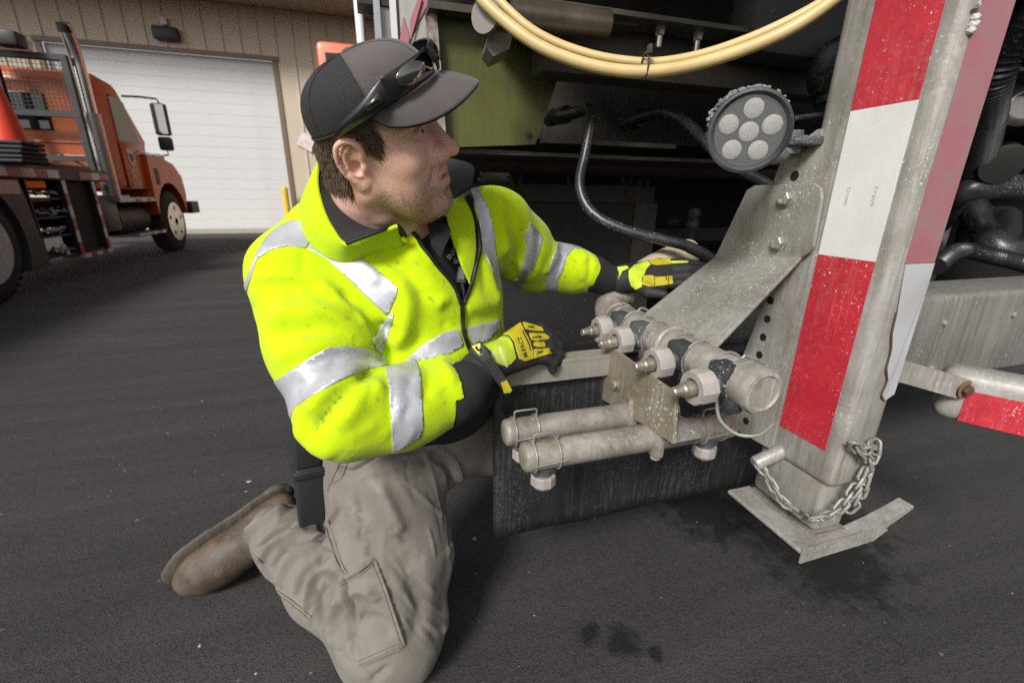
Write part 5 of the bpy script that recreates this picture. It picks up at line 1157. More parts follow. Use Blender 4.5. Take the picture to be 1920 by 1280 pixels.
# ---- sunglasses parked on the brim
sung = tag(empty('sunglasses'), 'black wraparound sunglasses resting on the cap above its brim', 'sunglasses'); sung.matrix_world = CROT
gf = mat('glasses_frame', (.014, .014, .015), .28, spec=.6); gl = mat('glasses_lens', (.30, .29, .26), .05, 1.0)
def gpt(th, t, off): return h2c(cap_pt(th, t, off))
def patch(th0, th1, f0, f1, off, nm, mt, par, n=16, k=8, thick=.003, flare=0.):
    V, F = [], []
    for j in range(k+1):
        for i in range(n+1):
            u, v = i/n, j/k; th = th0+(th1-th0)*u; a, b = f0(u), f1(u); V.append(gpt(th, a+(b-a)*v, off+flare*(a+(b-a)*v)/.4+.0045*math.sin(math.pi*v)*math.sin(math.pi*u)))
    for j in range(k):
        for i in range(n): F.append((j*(n+1)+i, j*(n+1)+i+1, (j+1)*(n+1)+i+1, (j+1)*(n+1)+i))
    o = pd(nm, V, F, mt, par, True); sm = o.modifiers.new('t', 'SOLIDIFY'); sm.thickness = thick; sm.offset = 1; bv = o.modifiers.new('b', 'BEVEL'); bv.width = thick*.3; bv.segments = 2; bv.limit_method = 'ANGLE'; return o
rd = math.radians
for sd in (-1, 1):
    fr = patch(sd*rd(3), sd*rd(52), lambda u: .02+.02*u, lambda u: .265-.02*u*u-.02*(1-u), .009, 'front_frame', gf, sung, flare=.013)
    patch(sd*rd(7), sd*rd(44), lambda u: .040+.03*u+.05*(2*u-1)**4, lambda u: .235-.01*u-.05*(2*u-1)**4, .0150, 'lens', gl, fr, thick=.0015, flare=.009)
    tm = patch(sd*rd(50), sd*rd(100), lambda u: .04-.06*u, lambda u: .255-.225*u, .0085, 'temple_arm', gf, sung, thick=.0045, flare=.006)
    patch(sd*rd(58), sd*rd(70), lambda u: .075-.01*u, lambda u: .155-.03*u, .0160, 'hinge_badge', mat('badge', (.06, .06, .06), .2, .6), tm, 6, 4, .001)
patch(-rd(4), rd(4), lambda u: .10, lambda u: .235, .0125, 'bridge', gf, sung, 6, 4, flare=.010)
# ---- jacket
hiv = mat('hi_vis_fleece', (.52, .70, .004), .95, spec=.15, col2=(.48, .65, .004), nscale=5, bump=.0014, bscale=38, sheen=.15, attrs=[('dirt', (.10, .105, .03), .9, 130)], speck=.0)
refl = mat('silver_tape', (.56, .57, .60), .38, .35, col2=(.47, .48, .51), nscale=26, bump=.0008, bscale=60)
knit = mat('black_knit', (.010, .010, .0105), .9, bump=.0006, bscale=500, col2=(.016, .016, .016), nscale=9)
S3 = (SHL-SHR)/np.linalg.norm(SHL-SHR); MIDH = (HIPR+HIPL)/2; UPV = NECK-MIDH; UPV /= np.linalg.norm(UPV); FR = np.cross(S3, UPV); FR /= np.linalg.norm(FR); S3 = np.cross(UPV, FR); TR = np.stack([S3, FR, UPV], 1)
CUFR, CUFL = cY(838, 742, .725), cY(1108, 512, 1.125)
def torso(s, o=0.):
    s.ell((-.205, .880, .80), (.200-o, .135-o, .19), .05, R=TR); s.ell((-.165, .885, .63), (.180-o, .140-o, .14), .08, R=TR)
    s.chain([SHR+(.03, .02, 0), NECK+(-.05, 0, -.055), NECK+(.05, .02, -.04), SHL+(-.03, -.01, 0)], [.070-o, .076-o, .080-o, .070-o], .05)
    s.ell(NECK+(-.02, .03, -.02), (.085-o, .075-o, .075), .05)
js = SDF((-.66, .42, .42), (.34, 1.32, 1.14), .0062); torso(js)
js.chain([SHR, (SHR*.5+ELR*.5)+(-.006, 0, 0), ELR, ELR*.5+CUFR*.5+(0, 0, -.008), CUFR], [.076, .074, .070, .066, .056], .035)
js.chain([cY(538, 492, .80), cY(598, 432, .84)], [.055, .055], .05)
js.chain([SHL, SHL*.45+ELL*.55, ELL, ELL*.4+CUFL*.6, CUFL], [.078, .073, .062, .054, .046], .035)
js.half(CUFR, CUFR-ELR, .003) if False else None
JV, JF = js.mesh(); JV = smooth_mesh(JV, JF, 3)
jb = bvh_of(JV, JF); JN = normals(JV, JF)
c3 = lambda pts: [(430+x*.46875, 280+y*.46875) for x, y in pts]
JV = JV+JN*(.0022*vnoise(JV, 9., 3, 2))[:, None]
folds = [  # (drawn curve, height, width) : creases and bulges of the fleece
    (c3([(300, 400), (290, 520)]), -.0035, .006), (c3([(100, 530), (200, 515), (330, 525), (420, 580), (500, 660)]), .006, .012), (c3([(100, 545), (200, 540), (320, 550), (420, 610)]), -.006, .008),
    (c3([(150, 690), (280, 650), (420, 670), (560, 780)]), .012, .022), (c3([(140, 740), (300, 720), (440, 740), (560, 800)]), -.010, .016), (c3([(330, 560), (450, 600), (560, 720), (580, 790)]), .011, .016), (c3([(430, 570), (540, 660), (600, 740)]), -.010, .012),
    (c3([(660, 520), (710, 600), (690, 720), (640, 830)]), .016, .020), (c3([(640, 690), (620, 760), (600, 820)]), -.022, .018), (c3([(620, 830), (700, 800), (790, 740)]), -.010, .018),
    (c3([(560, 440), (650, 450), (740, 520), (800, 640)]), -.007, .018), (c3([(700, 400), (800, 520), (880, 620)]), .008, .018), (c3([(520, 390), (600, 370), (680, 350)]), .008, .014),
    (c3([(160, 850), (300, 790), (420, 760), (600, 790)]), .007, .016), (c3([(300, 870), (450, 830), (600, 850)]), -.006, .014),
    (c3([(340, 1130), (430, 1010), (540, 900), (620, 870)]), -.013, .012), (c3([(300, 1060), (400, 960), (520, 890)]), .010, .016), (c3([(420, 1120), (520, 1000), (620, 930)]), .011, .018), (c3([(260, 1100), (320, 1180), (420, 1230)]), .008, .02),
    (c3([(640, 900), (650, 1050), (660, 1180)]), -.004, .008), (c3([(780, 850), (800, 930), (780, 1010)]), -.006, .01), (c3([(840, 840), (880, 900), (890, 940)]), .008, .010),
    (c3([(180, 960), (260, 880), (380, 800), (520, 790), (620, 830)]), .003, .006),
    (c3([(1090, 250), (1130, 330), (1150, 420), (1130, 520)]), -.010, .014), (c3([(1060, 180), (1100, 300), (1110, 430)]), .010, .014), (c3([(1200, 300), (1190, 400), (1150, 500)]), .008, .012), (c3([(1240, 330), (1230, 430), (1200, 520)]), -.010, .010), (c3([(1290, 320), (1300, 400), (1260, 500)]), .009, .010), (c3([(1340, 380), (1320, 450), (1280, 520)]), -.008, .008), (c3([(1110, 540), (1160, 590)]), .006, .014),
    (c3([(940, 640), (1000, 620), (1080, 620)]), .006, .016), (c3([(840, 700), (920, 690), (1080, 660)]), -.004, .01), (c3([(1020, 430), (1050, 540), (1080, 610)]), .008, .014),
    (c3([(250, 230), (300, 150), (350, 70)]), .004, .014),
    (c3([(1400, 450), (1440, 430), (1470, 480)]), .006, .01)]
_r6 = random.Random(11)
for (x0, x1, y0, y1, ang, n_) in ((460, 640, 540, 700, .5, 16), (560, 780, 680, 850, -.9, 16), (620, 860, 450, 640, 1.0, 12), (900, 1100, 400, 550, 1.3, 14), (780, 930, 560, 680, .2, 8)):
    for _ in range(n_):
        x, y, a_, l_ = _r6.uniform(x0, x1), _r6.uniform(y0, y1), ang+_r6.uniform(-.5, .5), _r6.uniform(30, 80); dx, dy = math.cos(a_)*l_/2, math.sin(a_)*l_/2
        folds.append(([(x-dx, y-dy), (x+_r6.uniform(-6, 6), y+_r6.uniform(-6, 6)), (x+dx, y+dy)], _r6.choice((-1, 1))*_r6.uniform(.0018, .0040), _r6.uniform(.005, .010)))
JV = sculpt(JV, JN, jb, folds); JV = smooth_mesh(JV, JF, 1, .5); JN = normals(JV, JF); jb = bvh_of(JV, JF)
dirt = paint(JV, JN, jb, [(c3([(600, 850), (550, 880), (520, 920)]), .75, .007), (c3([(440, 990), (400, 1040), (345, 1110)]), .95, .006), (c3([(420, 960), (380, 1020)]), .5, .010), (c3([(460, 1212), (520, 1208)]), .7, .003), (c3([(350, 420), (470, 510), (560, 600)]), .35, .005), (c3([(860, 960), (800, 1010)]), .4, .004), (c3([(120, 520), (260, 515)]), .3, .004), (c3([(350, 660), (420, 690)]), .3, .005), (c3([(690, 860), (740, 870)]), .4, .004), (c3([(730, 690), (720, 700)]), .5, .003), (c3([(705, 790), (690, 800)]), .5, .003)])
dots = rng.choice(len(JV), 240)
for i in dots: dirt[i] = .8
jt = tris(JF); JP = proj(JV); facing = np.einsum('ij,ij->i', JN, JV-EYE) < 0
def axis_par(V, a, b): return (V-a)@(b-a)/((b-a)@(b-a))
# remove the front opening and the closed sleeve ends
opening = [(742, 410), (780, 437), (792, 459), (806, 477), (821, 498), (839, 518), (851, 534), (859, 550), (864, 566), (870, 573), (877, 554), (884, 535), (870, 505), (858, 475), (845, 440), (838, 405), (800, 380)]
front = facing & (JV[:, 1] < .93) & (JV[:, 0] < .06)
fo = np.where(front, inpoly_sd(JP, opening), -50.)
def ellv(V, c, r): q = (V-np.array(c))@TR; return np.sqrt(((q/np.array(r))**2).sum(1))
offT = (ellv(JV, (-.205, .880, .80), (.200, .135, .19)) > 1.30) & (ellv(JV, (-.165, .885, .63), (.180, .140, .14)) > 1.25)
fcr = np.where((np.linalg.norm(JV-CUFR, axis=1) < .09) & (np.linalg.norm(np.cross(JV-ELR, (CUFR-ELR)/np.linalg.norm(CUFR-ELR)), axis=1) < .068) & offT, ((JV-CUFR)@((CUFR-ELR)/np.linalg.norm(CUFR-ELR))-.012)*1000, -50.); fcl = np.where(np.linalg.norm(JV-CUFL, axis=1) < .09, ((JV-CUFL)@((CUFL-ELL)/np.linalg.norm(CUFL-ELL))-.010)*1000, -50.)
dFj = np.linalg.norm(np.cross(JV-ELR, (CUFR-ELR)/np.linalg.norm(CUFR-ELR)), axis=1); dUj = np.linalg.norm(np.cross(JV-SHR, (ELR-SHR)/np.linalg.norm(ELR-SHR)), axis=1)
tFj = axis_par(JV, ELR, CUFR); tUj = axis_par(JV, SHR, ELR)
fh = np.where(~((dFj < .088) & (tFj < .98)) & ~((dUj < .095) & (tUj < 1.2)), (.700-.10*np.clip((JV[:, 1]-.85)/.2, 0, 1)-JV[:, 2])*1000, -50.)
cutf = np.maximum.reduce([fo, fcr, fcl, fh])
(_, _, _), (V1, T1, (N1, D1)) = split(JV, jt, cutf, (JN, dirt))
jacket = fast_mesh('jacket', V1, T1, hiv, person, True, dict(dirt=D1)); jacket['label'] = 'fluorescent yellow jacket with silver reflective bands'
sm = jacket.modifiers.new('t', 'SOLIDIFY'); sm.thickness = .0045; sm.offset = -1
# ---- reflective bands cut out of the jacket surface
P1 = proj(V1); F1 = np.einsum('ij,ij->i', N1, V1-EYE) < .0*1; ua = (ELR-SHR); fa = (CUFR-ELR)
dU = np.linalg.norm(np.cross(V1-SHR, ua/np.linalg.norm(ua)), axis=1); dF = np.linalg.norm(np.cross(V1-ELR, fa/np.linalg.norm(fa)), axis=1); tU = axis_par(V1, SHR, ELR); tF = axis_par(V1, ELR, CUFR)
onRarm = ((dU < .105) & (tU > .25) & (tU < 1.35)) | ((dF < .10) & (tF > -.3))
onLarm = (V1-SHL)@((ELL-SHL)/np.linalg.norm(ELL-SHL)) > .0
onT = F1 & ((ellv(V1, (-.205, .880, .80), (.200, .135, .19)) < 1.12) | (ellv(V1, (-.165, .885, .63), (.180, .140, .14)) < 1.14))
chestf = F1 & ~onLarm & (V1[:, 1] < 1.0)
def band(poly, mask, name='reflective_band', off=.0016):
    f = np.where(mask, inpoly_sd(P1, poly), -30.); (Vb, Tb, (Nb,)), _ = split(V1, T1, f, (N1,))
    if len(Tb) == 0: return
    o = fast_mesh(name, Vb+Nb*off, Tb, refl, jacket, True); s = o.modifiers.new('t', 'SOLIDIFY'); s.thickness = .0022; s.offset = -1; return o
band(c3([(40, 590), (75, 508), (105, 425), (150, 350), (200, 308), (250, 285), (362, 300), (305, 397), (240, 386), (170, 400), (110, 440), (85, 520), (60, 600)]), F1 & ((tU < .45)))
band(c3([(366, 303), (470, 380), (575, 470), (674, 552), (670, 585), (632, 668), (560, 600), (470, 510), (390, 440), (312, 397)]), F1)
band(c3([(657, 640), (640, 665), (600, 715), (572, 760), (583, 800), (610, 818), (632, 760), (660, 665)]), F1)
band(c3([(968, 140), (1000, 165), (1040, 240), (1060, 330), (1067, 420), (1090, 490), (1104, 570), (1085, 562), (1050, 480), (1012, 400), (1005, 330), (992, 250), (968, 170)]), F1)
band(c3([(700, 850), (760, 790), (850, 735), (915, 715), (938, 785), (850, 835), (760, 900)]), onT); band(c3([(950, 712), (1090, 678), (1075, 720), (1040, 760), (972, 790)]), F1)
band(c3([(150, 950), (240, 888), (330, 828), (400, 790), (480, 788), (560, 800), (622, 830), (632, 862), (540, 880), (450, 920), (330, 985), (262, 1030), (240, 1085), (190, 1040), (165, 985)]), onRarm & (tU < 1.12))
band(c3([(625, 872), (690, 855), (745, 838), (765, 900), (770, 1000), (775, 1100), (765, 1150), (655, 1215), (645, 1060), (640, 960)]), onRarm & (tF > .2))
c4 = lambda pts: [(880+x/3.556, 400+y/3.556) for x, y in pts]
band(c4([(340, 5), (420, 80), (490, 150), (470, 260), (430, 360), (370, 440), (310, 530), (225, 485), (260, 470), (330, 430), (360, 330), (380, 210)]), onLarm)
band(c4([(620, 140), (700, 185), (760, 235), (690, 240), (650, 290), (620, 390), (590, 440), (585, 550), (500, 535), (510, 440), (550, 300), (590, 200)]), onLarm)
# ---- collar: lining rises round the neck and folds open on the near side
lin = mat('collar_lining', (.016, .016, .017), .8, bump=.0006, bscale=300, speck=.12, sscale=260, scol=(.2, .2, .2), col2=(.024, .024, .024), nscale=6)
def surf(q):     # (px, py, Y) or (px, py) on the jacket
    if len(q) == 3: return cY(*q)
    p, n = hit(jb, q[0], q[1]); return (p-.0*n) if p is not None else cY(q[0], q[1], .8)
outer = [(745, 424, .735), (700, 441, .722), (650, 459, .712), (622, 428, .720), (604, 390, .735), (594, 345, .765), (597, 305, .82), (640, 285, .92), (720, 285, .98), (800, 288, 1.0), (850, 297, .965), (889, 312, .925), (884, 352, .90)]
inner = [(766, 447, .760), (738, 440, .765), (706, 428, .775), (676, 404, .785), (646, 374, .80), (622, 345, .83), (618, 325, .87), (650, 315, .93), (720, 318, .97), (790, 330, .975), (830, 345, .945), (852, 358, .925), (852, 372, .905)]
O = np.array(catmull([cY(*q) for q in outer], 5)); I = np.array(catmull([cY(*q) for q in inner], 5)); V, F = [], []; nu = len(O); nv = 6
for j in range(nv+1):
    t = j/nv
    for i in range(nu): p = I[i]*(1-t)+O[i]*t; bul = math.sin(math.pi*t)*.010; V.append(p+np.array((0, -.25, .9))*bul*(1 if i < nu*.55 else .3))
for j in range(nv):
    for i in range(nu-1): F.append((j*nu+i, j*nu+i+1, (j+1)*nu+i+1, (j+1)*nu+i))
col = pd('collar_lining', V, F, lin, jacket, True); sm = col.modifiers.new('t', 'SOLIDIFY'); sm.thickness = .003; sm.offset = 0; ss = col.modifiers.new('s', 'SUBSURF'); ss.levels = ss.render_levels = 1
# yellow outer collar following the fold edge
V, F = [], []; drop = [(760, 468), (715, 478), (650, 500), (590, 475), (562, 430), (560, 385), (585, 345)]
Dn = [surf(q)+np.array(Vector(ray(q[0], q[1])).normalized())*.010 for q in drop]; Oe = [cY(*q) for q in outer[:7]]
O7 = np.array(catmull(Oe, 5)); D7 = np.array(catmull(Dn, 5)); nu7 = len(O7)
for j in range(nv+1):
    t = j/nv
    for i in range(nu7): p = O7[i]*(1-t)+D7[i]*t; V.append(p+np.array((-.1, -.5, .5))*math.sin(math.pi*t)*.010)
for j in range(nv):
    for i in range(nu7-1): F.append((j*nu7+i, j*nu7+i+1, (j+1)*nu7+i+1, (j+1)*nu7+i))
oc = pd('collar', V, F, hiv, jacket, True); sm = oc.modifiers.new('t', 'SOLIDIFY'); sm.thickness = .004; sm.offset = -1
MB().tube(catmull([tuple(p) for p in O7[::2]], 2), .0035, n=8).build('collar_edge', hiv, jacket, smooth=True)
# ---- zip
zipm = mat('zip_black', (.012, .012, .013), .45); zR = [(650, 461), (700, 443), (743, 424), (765, 430), (780, 440), (792, 461), (806, 479), (821, 500), (839, 520), (851, 536), (859, 552), (864, 570)]
zL = [(878, 368), (881, 382), (887, 396), (893, 416), (898, 435), (900, 461), (898, 477), (893, 495), (889, 514), (884, 534), (876, 554), (868, 573)]; zC = [(866, 570), (868, 590), (868, 610), (872, 630), (878, 648), (884, 662)]
def zline(pts, known, w, nm):
    q = catmull([(x, y) for x, y in pts], 6); P = []
    for x, y in q:
        p, n = hit(jb, x, y)
        k = known(x, y) if known else None
        P.append(k if k is not None else (p-Vector(ray(x, y)).normalized()*.003 if p is not None else P[-1] if P else cY(x, y, .8)))
    P = [np.array(p) for p in P]
    for _ in range(6): P = [P[0]]+[(P[i-1]+2*P[i]+P[i+1])/4 for i in range(1, len(P)-1)]+[P[-1]]
    tp = MB().tube(P, w, n=8).build(nm, zipm, jacket, smooth=True)
    d = np.concatenate([[0], np.cumsum([np.linalg.norm(P[i+1]-P[i]) for i in range(len(P)-1)])]); n_ = int(d[-1]/.0028); m = MB()
    for k in range(n_):
        s = (k+.5)*d[-1]/n_; p = np.array([np.interp(s, d, [a[i] for a in P]) for i in range(3)]); t = np.array([np.interp(min(s+.002, d[-1]), d, [a[i] for a in P]) for i in range(3)])-p
        x, y, dd = frame_of(t if np.linalg.norm(t) > 1e-6 else (0, 0, 1)); M = Matrix([[x[i], y[i], dd[i], p[i]] for i in range(3)]+[[0, 0, 0, 1]]); m.box((-w*1.22, -w*1.22, -.0007), (w*1.22, w*1.22, .0007), M=M)
    m.build('zip_teeth', zipm, tp)['kind'] = 'stuff'
zline(zR, lambda x, y: (np.array([np.interp(x, [q[0] for q in outer[:3]][::-1], [cY(*q)[i] for q in outer[:3]][::-1]) for i in range(3)])+np.array((0, -.004, .003)) if x < 744 else None), .0026, 'zip_edge'); zline(zL, None, .0023, 'zip_edge'); zline(zC, None, .0032, 'zip')
# black zip facing on the far front
bandL = []
f = np.where(F1, inpoly_sd(P1, [(872, 375), (884, 395), (889, 416), (891, 440), (892, 470), (888, 495), (882, 520), (877, 545), (868, 570), (876, 556), (886, 535), (892, 514), (897, 495), (902, 477), (904, 461), (902, 435), (897, 416), (890, 395), (886, 350), (874, 352)]), -30.)
(Vb, Tb, (Nb,)), _ = split(V1, T1, f, (N1,))
if len(Tb): fast_mesh('zip_facing', Vb+Nb*.0012, Tb, zipm, jacket, True)
# ---- black shirt under the jacket, with its print
shs = SDF((-.5, .6, .5), (.2, 1.15, 1.08), .007); torso(shs, .027); shs.chain([NECK+(0, 0, -.06), NECK+(.0, 0, -.03)], [.075, .06], .04)
SV, SF = shs.mesh(); SV = smooth_mesh(SV, SF, 2); sb_ = bvh_of(SV, SF); shirt = fast_mesh('shirt', SV, SF, knit, person, True)
def decal(bvh, txt, c, size, ang, mt, parent, name, off=.0012, sx=1., bold=0.):
    Vt, Ft = text_mesh(txt, 1.0, bold); ca, sa = math.cos(ang), math.sin(ang); V = []
    for v in Vt:
        u, w = v[0]*size*sx, v[1]*size; x, y = c[0]+u*ca+w*sa, c[1]+u*sa-w*ca; p, n = hit(bvh, x, y)
        if p is None: p = cY(x, y, .8); n = np.zeros(3)
        V.append(p-np.array(Vector(ray(x, y)).normalized())*off)
    return pd(name, V, Ft, mt, parent)
whp = mat('white_print', (.75, .75, .75), .6)
decal(sb_, 'INC.', (850, 474), 15, -.85, whp, shirt, 'shirt_print')
def patch_px(bvh, pts, mt, parent, name, off=.0012):
    V = []
    for x, y in pts: p, n = hit(bvh, x, y); p = cY(x, y, .8) if p is None else p; V.append(p-np.array(Vector(ray(x, y)).normalized())*off)
    return pd(name, V, [tuple(range(len(V)))], mt, parent)
patch_px(sb_, [(851, 482), (860, 486), (866, 495), (850, 494)], mat('green_print', (.05, .30, .17), .6), shirt, 'shirt_emblem'); patch_px(sb_, [(852, 489), (858, 487), (861, 494), (852, 494)], mat('grey_print', (.4, .42, .42), .6), shirt, 'shirt_emblem', .0016)
# shirt collar flap
V = []
for q in ((800, 408, .80), (822, 405, .82), (845, 432, .80), (842, 446, .79), (833, 465, .785), (826, 485, .78), (808, 460, .78)): V.append(cY(*q))
cf = pd('shirt_collar', V, [tuple(range(7))], knit, shirt); sm = cf.modifiers.new('t', 'SOLIDIFY'); sm.thickness = .003
# radio microphone clip hanging in the opening
mc = tag(empty('microphone_clip'), 'small black microphone clip hanging in the open jacket front', 'microphone'); mc.matrix_world = CROT
pC, _ = hit(sb_, 866, 516); pC = pC-np.array(Vector(ray(866, 516)).normalized())*.012; xa = Vector(RT); ya = Vector(UP); za = Vector(-FW); tilt = Matrix.Rotation(-.12, 4, 'Z')
Mc = Matrix([[xa[i], ya[i], za[i], pC[i]] for i in range(3)]+[[0, 0, 0, 1]])@tilt
MB().box((-.009, -.016, -.006), (.010, .016, .007), .003, M=Mc).build('clip_body', blackp if 'blackp' in globals() else knit, mc, smooth=True); MB().box((-.006, -.010, .007), (.007, .010, .009), .001, M=Mc).build('clip_button', zipm, mc); MB().tube([Vector(pC)+ya*-.016, Vector(pC)+ya*-.03+xa*.003, Vector(pC)+ya*-.05+xa*.002], .004, n=8).build('clip_cord', zipm, mc)
MB().lathe(Vector(pC)+xa*-.018+ya*.004, za, [(0, .0035), (.003, .003), (.004, .001)], n=12).build('clip_stud', mat('stud', (.6, .6, .6), .2, 1.), mc, smooth=True)
# ---- knit cuffs and hem
def soft(name, fn, lo, hi, h, mt, parent, it=2, noise=None, fold=None, attr=None):
    s = SDF(lo, hi, h); fn(s); V, F = s.mesh(); V = smooth_mesh(V, F, it); N = normals(V, F)
    if noise: V = V+N*(noise[0]*vnoise(V, noise[1], 5, 2))[:, None]
    b = bvh_of(V, F)
    if fold: V = sculpt(V, N, b, fold); V = smooth_mesh(V, F, 1, .4); b = bvh_of(V, F)
    N = normals(V, F); at = {k: paint(V, N, b, st_) for k, st_ in (attr or {}).items()}
    return fast_mesh(name, V, F, mt, parent, True, at), V, F, N, b
soft('knit_cuff', lambda s: s.chain([ELR*.35+CUFR*.65, CUFR+(0.01, .004, -.004), cY(872, 722, .745), cY(902, 694, .772)], [.050, .048, .041, .032], .02), (-.3, .6, .62), (.1, .9, .85), .0042, knit, jacket, 2, (.0012, 22))
soft('knit_cuff', lambda s: s.chain([ELL*.2+CUFL*.8, CUFL, cY(1128, 520, 1.135), cY(1148, 524, 1.14)], [.045, .043, .036, .033], .02), (.05, .98, .72), (.36, 1.25, .95), .0042, knit, jacket, 2, (.0012, 22))
def hem(s): s.ell((-.168, .885, .635), (.168, .130, .085), .02, R=TR)
soft('knit_hem_shade', hem, (-.42, .66, .48), (.1, 1.1, .76), .008, knit, jacket, 2)  # black knit hem, also standing in for shadow behind the forearm
# ---- trousers
canv = mat('khaki_canvas', (.205, .186, .160), .88, spec=.2, col2=(.165, .149, .127), nscale=7, bump=.0022, bscale=30, sheen=.1, attrs=[('dirt', (.055, .043, .030), .85, 90), ('pale', (.40, .37, .32), .5, 60)])
toe = cZ(340, 1072, .052); heel = cY(530, 925, 1.085); fd = toe-heel; FLEN = np.linalg.norm(fd); fd = fd/FLEN; sn = np.array((-.70, .68, .25)); sn -= fd*(sn@fd); sn /= np.linalg.norm(sn); sw = np.cross(fd, sn)
ANK = heel+fd*.055-sn*.085; KN = np.array([-.262, .718, .098])
def trousers_fn(s):
    s.ell(MIDH+(0, .01, .02), (.165, .135, .14), .05, R=TR)
    s.chain([HIPR+(-.03, .0, .0), HIPR*.5+KN*.5+(.0, .0, 0), KN+(.006, .0, .03), KN], [.122, .122, .104, .096], .05)
    s.chain([KN, KN*.55+ANK*.45+(0, 0, .012), KN*.15+ANK*.85+(.0, 0, .008), ANK+sn*.0], [.088, .094, .078, .066], .04)
    s.chain([HIPL, HIPL*.5+KNL*.5, KNL], [.115, .105, .09], .05); s.chain([KNL, ANL], [.085, .075], .04)
    s.half((0, 0, .002), (0, 0, -1), .006)
c5 = lambda pts: [(280+x/2.37, 740+y/2.37) for x, y in pts]
tf = [(c5([(760, 560), (810, 680), (850, 800), (890, 950), (890, 1080), (930, 1200)]), -.014, .014), (c5([(790, 600), (840, 720), (870, 790)]), .004, .005),
      (c5([(440, 620), (520, 560), (620, 500)]), .012, .016), (c5([(470, 690), (560, 610), (650, 570)]), -.011, .012), (c5([(500, 740), (560, 660), (700, 600)]), .012, .014), (c5([(540, 780), (600, 680), (740, 620)]), -.011, .012), (c5([(590, 850), (640, 740), (780, 660)]), .013, .016), (c5([(640, 900), (680, 790), (800, 700)]), -.012, .014), (c5([(700, 960), (720, 830), (810, 740)]), .011, .016), (c5([(760, 1050), (760, 900), (830, 800)]), -.010, .014), (c5([(820, 1120), (830, 980), (850, 880)]), .010, .018),
      (c5([(830, 830), (920, 780), (1000, 730)]), .005, .005), (c5([(1005, 735), (1060, 880), (1135, 1110)]), .005, .005), (c5([(930, 1200), (1040, 1150), (1135, 1112)]), .005, .005), (c5([(845, 835), (880, 960), (890, 1080), (925, 1190)]), .006, .006),
      (c5([(880, 880), (960, 860), (1010, 920)]), .006, .02), (c5([(930, 1020), (1000, 1000), (1080, 1080)]), -.005, .02), (c5([(1010, 380), (1080, 520), (1120, 620)]), .006, .02), (c5([(830, 320), (900, 350), (1060, 260), (1250, 230)]), -.008, .012), (c5([(1280, 230), (1350, 280), (1385, 360), (1370, 420)]), .005, .006), (c5([(1250, 250), (1330, 330), (1350, 420)]), -.008, .014),
      (c5([(1330, 650), (1345, 850), (1300, 1060)]), .005, .03), (c5([(980, 1280), (1030, 1240), (1060, 1210)]), -.006, .01), (c5([(1130, 700), (1200, 900), (1180, 1100)]), -.005, .03), (c5([(420, 690), (500, 770), (600, 890), (720, 990)]), .004, .008), (c5([(810, 420), (830, 500), (800, 560)]), .006, .012)]
ta = dict(dirt=[(c5([(930, 470), (935, 560), (930, 640)]), .8, .006), (c5([(1090, 590), (1120, 640)]), 1., .010), (c5([(970, 600), (965, 700)]), .7, .008), (c5([(990, 730), (960, 770)]), .8, .010), (c5([(1300, 980), (1290, 1100)]), .6, .006), (c5([(880, 520), (900, 620)]), .35, .012), (c5([(740, 600), (800, 620)]), .7, .016), (c5([(1150, 560), (1200, 700)]), .35, .02), (c5([(960, 900), (1010, 880)]), .5, .010), (c5([(440, 700), (560, 850)]), .35, .012), (c5([(1140, 880), (1200, 900)]), .3, .03), (c5([(600, 560), (760, 600)]), .5, .010), (c5([(1240, 1000), (1260, 1080)]), .5, .004)], pale=[(c5([(1250, 660), (1220, 740)]), .8, .010), (c5([(980, 380), (1050, 480)]), .4, .02), (c5([(900, 500), (960, 540)]), .4, .02), (c5([(1000, 880), (1080, 980)]), .4, .03)])
tf = [(p_, a_*1.9, w_*.62) for p_, a_, w_ in tf]
_r7 = random.Random(5)
for (x0, x1, y0, y1, ang, n_) in ((470, 640, 930, 1120, -1.0, 34), (620, 850, 880, 1050, 1.2, 16), (660, 840, 1060, 1250, .9, 22), (640, 850, 830, 900, .2, 12), (540, 700, 1080, 1220, -1.3, 16)):
    for _ in range(n_):
        x, y, a_, l_ = _r7.uniform(x0, x1), _r7.uniform(y0, y1), ang+_r7.uniform(-.45, .45), _r7.uniform(60, 150); dx, dy = math.cos(a_)*l_/2, math.sin(a_)*l_/2
        tf.append(([(x-dx, y-dy), (x+_r7.uniform(-8, 8), y+_r7.uniform(-8, 8)), (x+dx, y+dy)], _r7.choice((-1, 1))*_r7.uniform(.0012, .0032), _r7.uniform(.0035, .006)))
trou, TV, TF, TN, tb = soft('trousers', trousers_fn, (-.82, .5, -.02), (.34, 1.25, .70), .0044, canv, person, 2, (.0022, 8), tf, ta)
stm = mat('stitching', (.16, .135, .10), .8)
def seam(pts, nm='seam', r=.0012, par=trou, bv=tb, mt=stm):
    P = polyline_px(bv, catmull(pts, 4))
    if len(P) > 1: MB().tube([p-np.array(Vector(p-EYE).normalized())*r*1.0 for p in P], r, n=5).build(nm, mt, par, smooth=True)
for pts in ([(775, 560), (812, 680), (835, 745), (868, 795)], [(795, 555), (835, 680), (860, 760), (880, 790)], [(838, 838), (930, 785), (1000, 728)], [(842, 850), (930, 802), (995, 750)], [(1005, 735), (1060, 880), (1137, 1112)], [(990, 745), (1045, 885), (1118, 1112)], [(1137, 1112), (1040, 1152), (930, 1202)], [(1130, 1096), (1040, 1132), (930, 1182)], [(1275, 228), (1350, 285), (1383, 365), (1372, 410)], [(845, 300), (820, 360), (790, 425)], [(880, 300), (850, 370), (800, 395)], [(415, 685), (470, 715), (505, 748)], [(420, 702), (465, 728), (500, 760)], [(515, 845), (600, 890), (720, 985)], [(525, 860), (600, 905), (710, 995)]): seam(c5(pts))
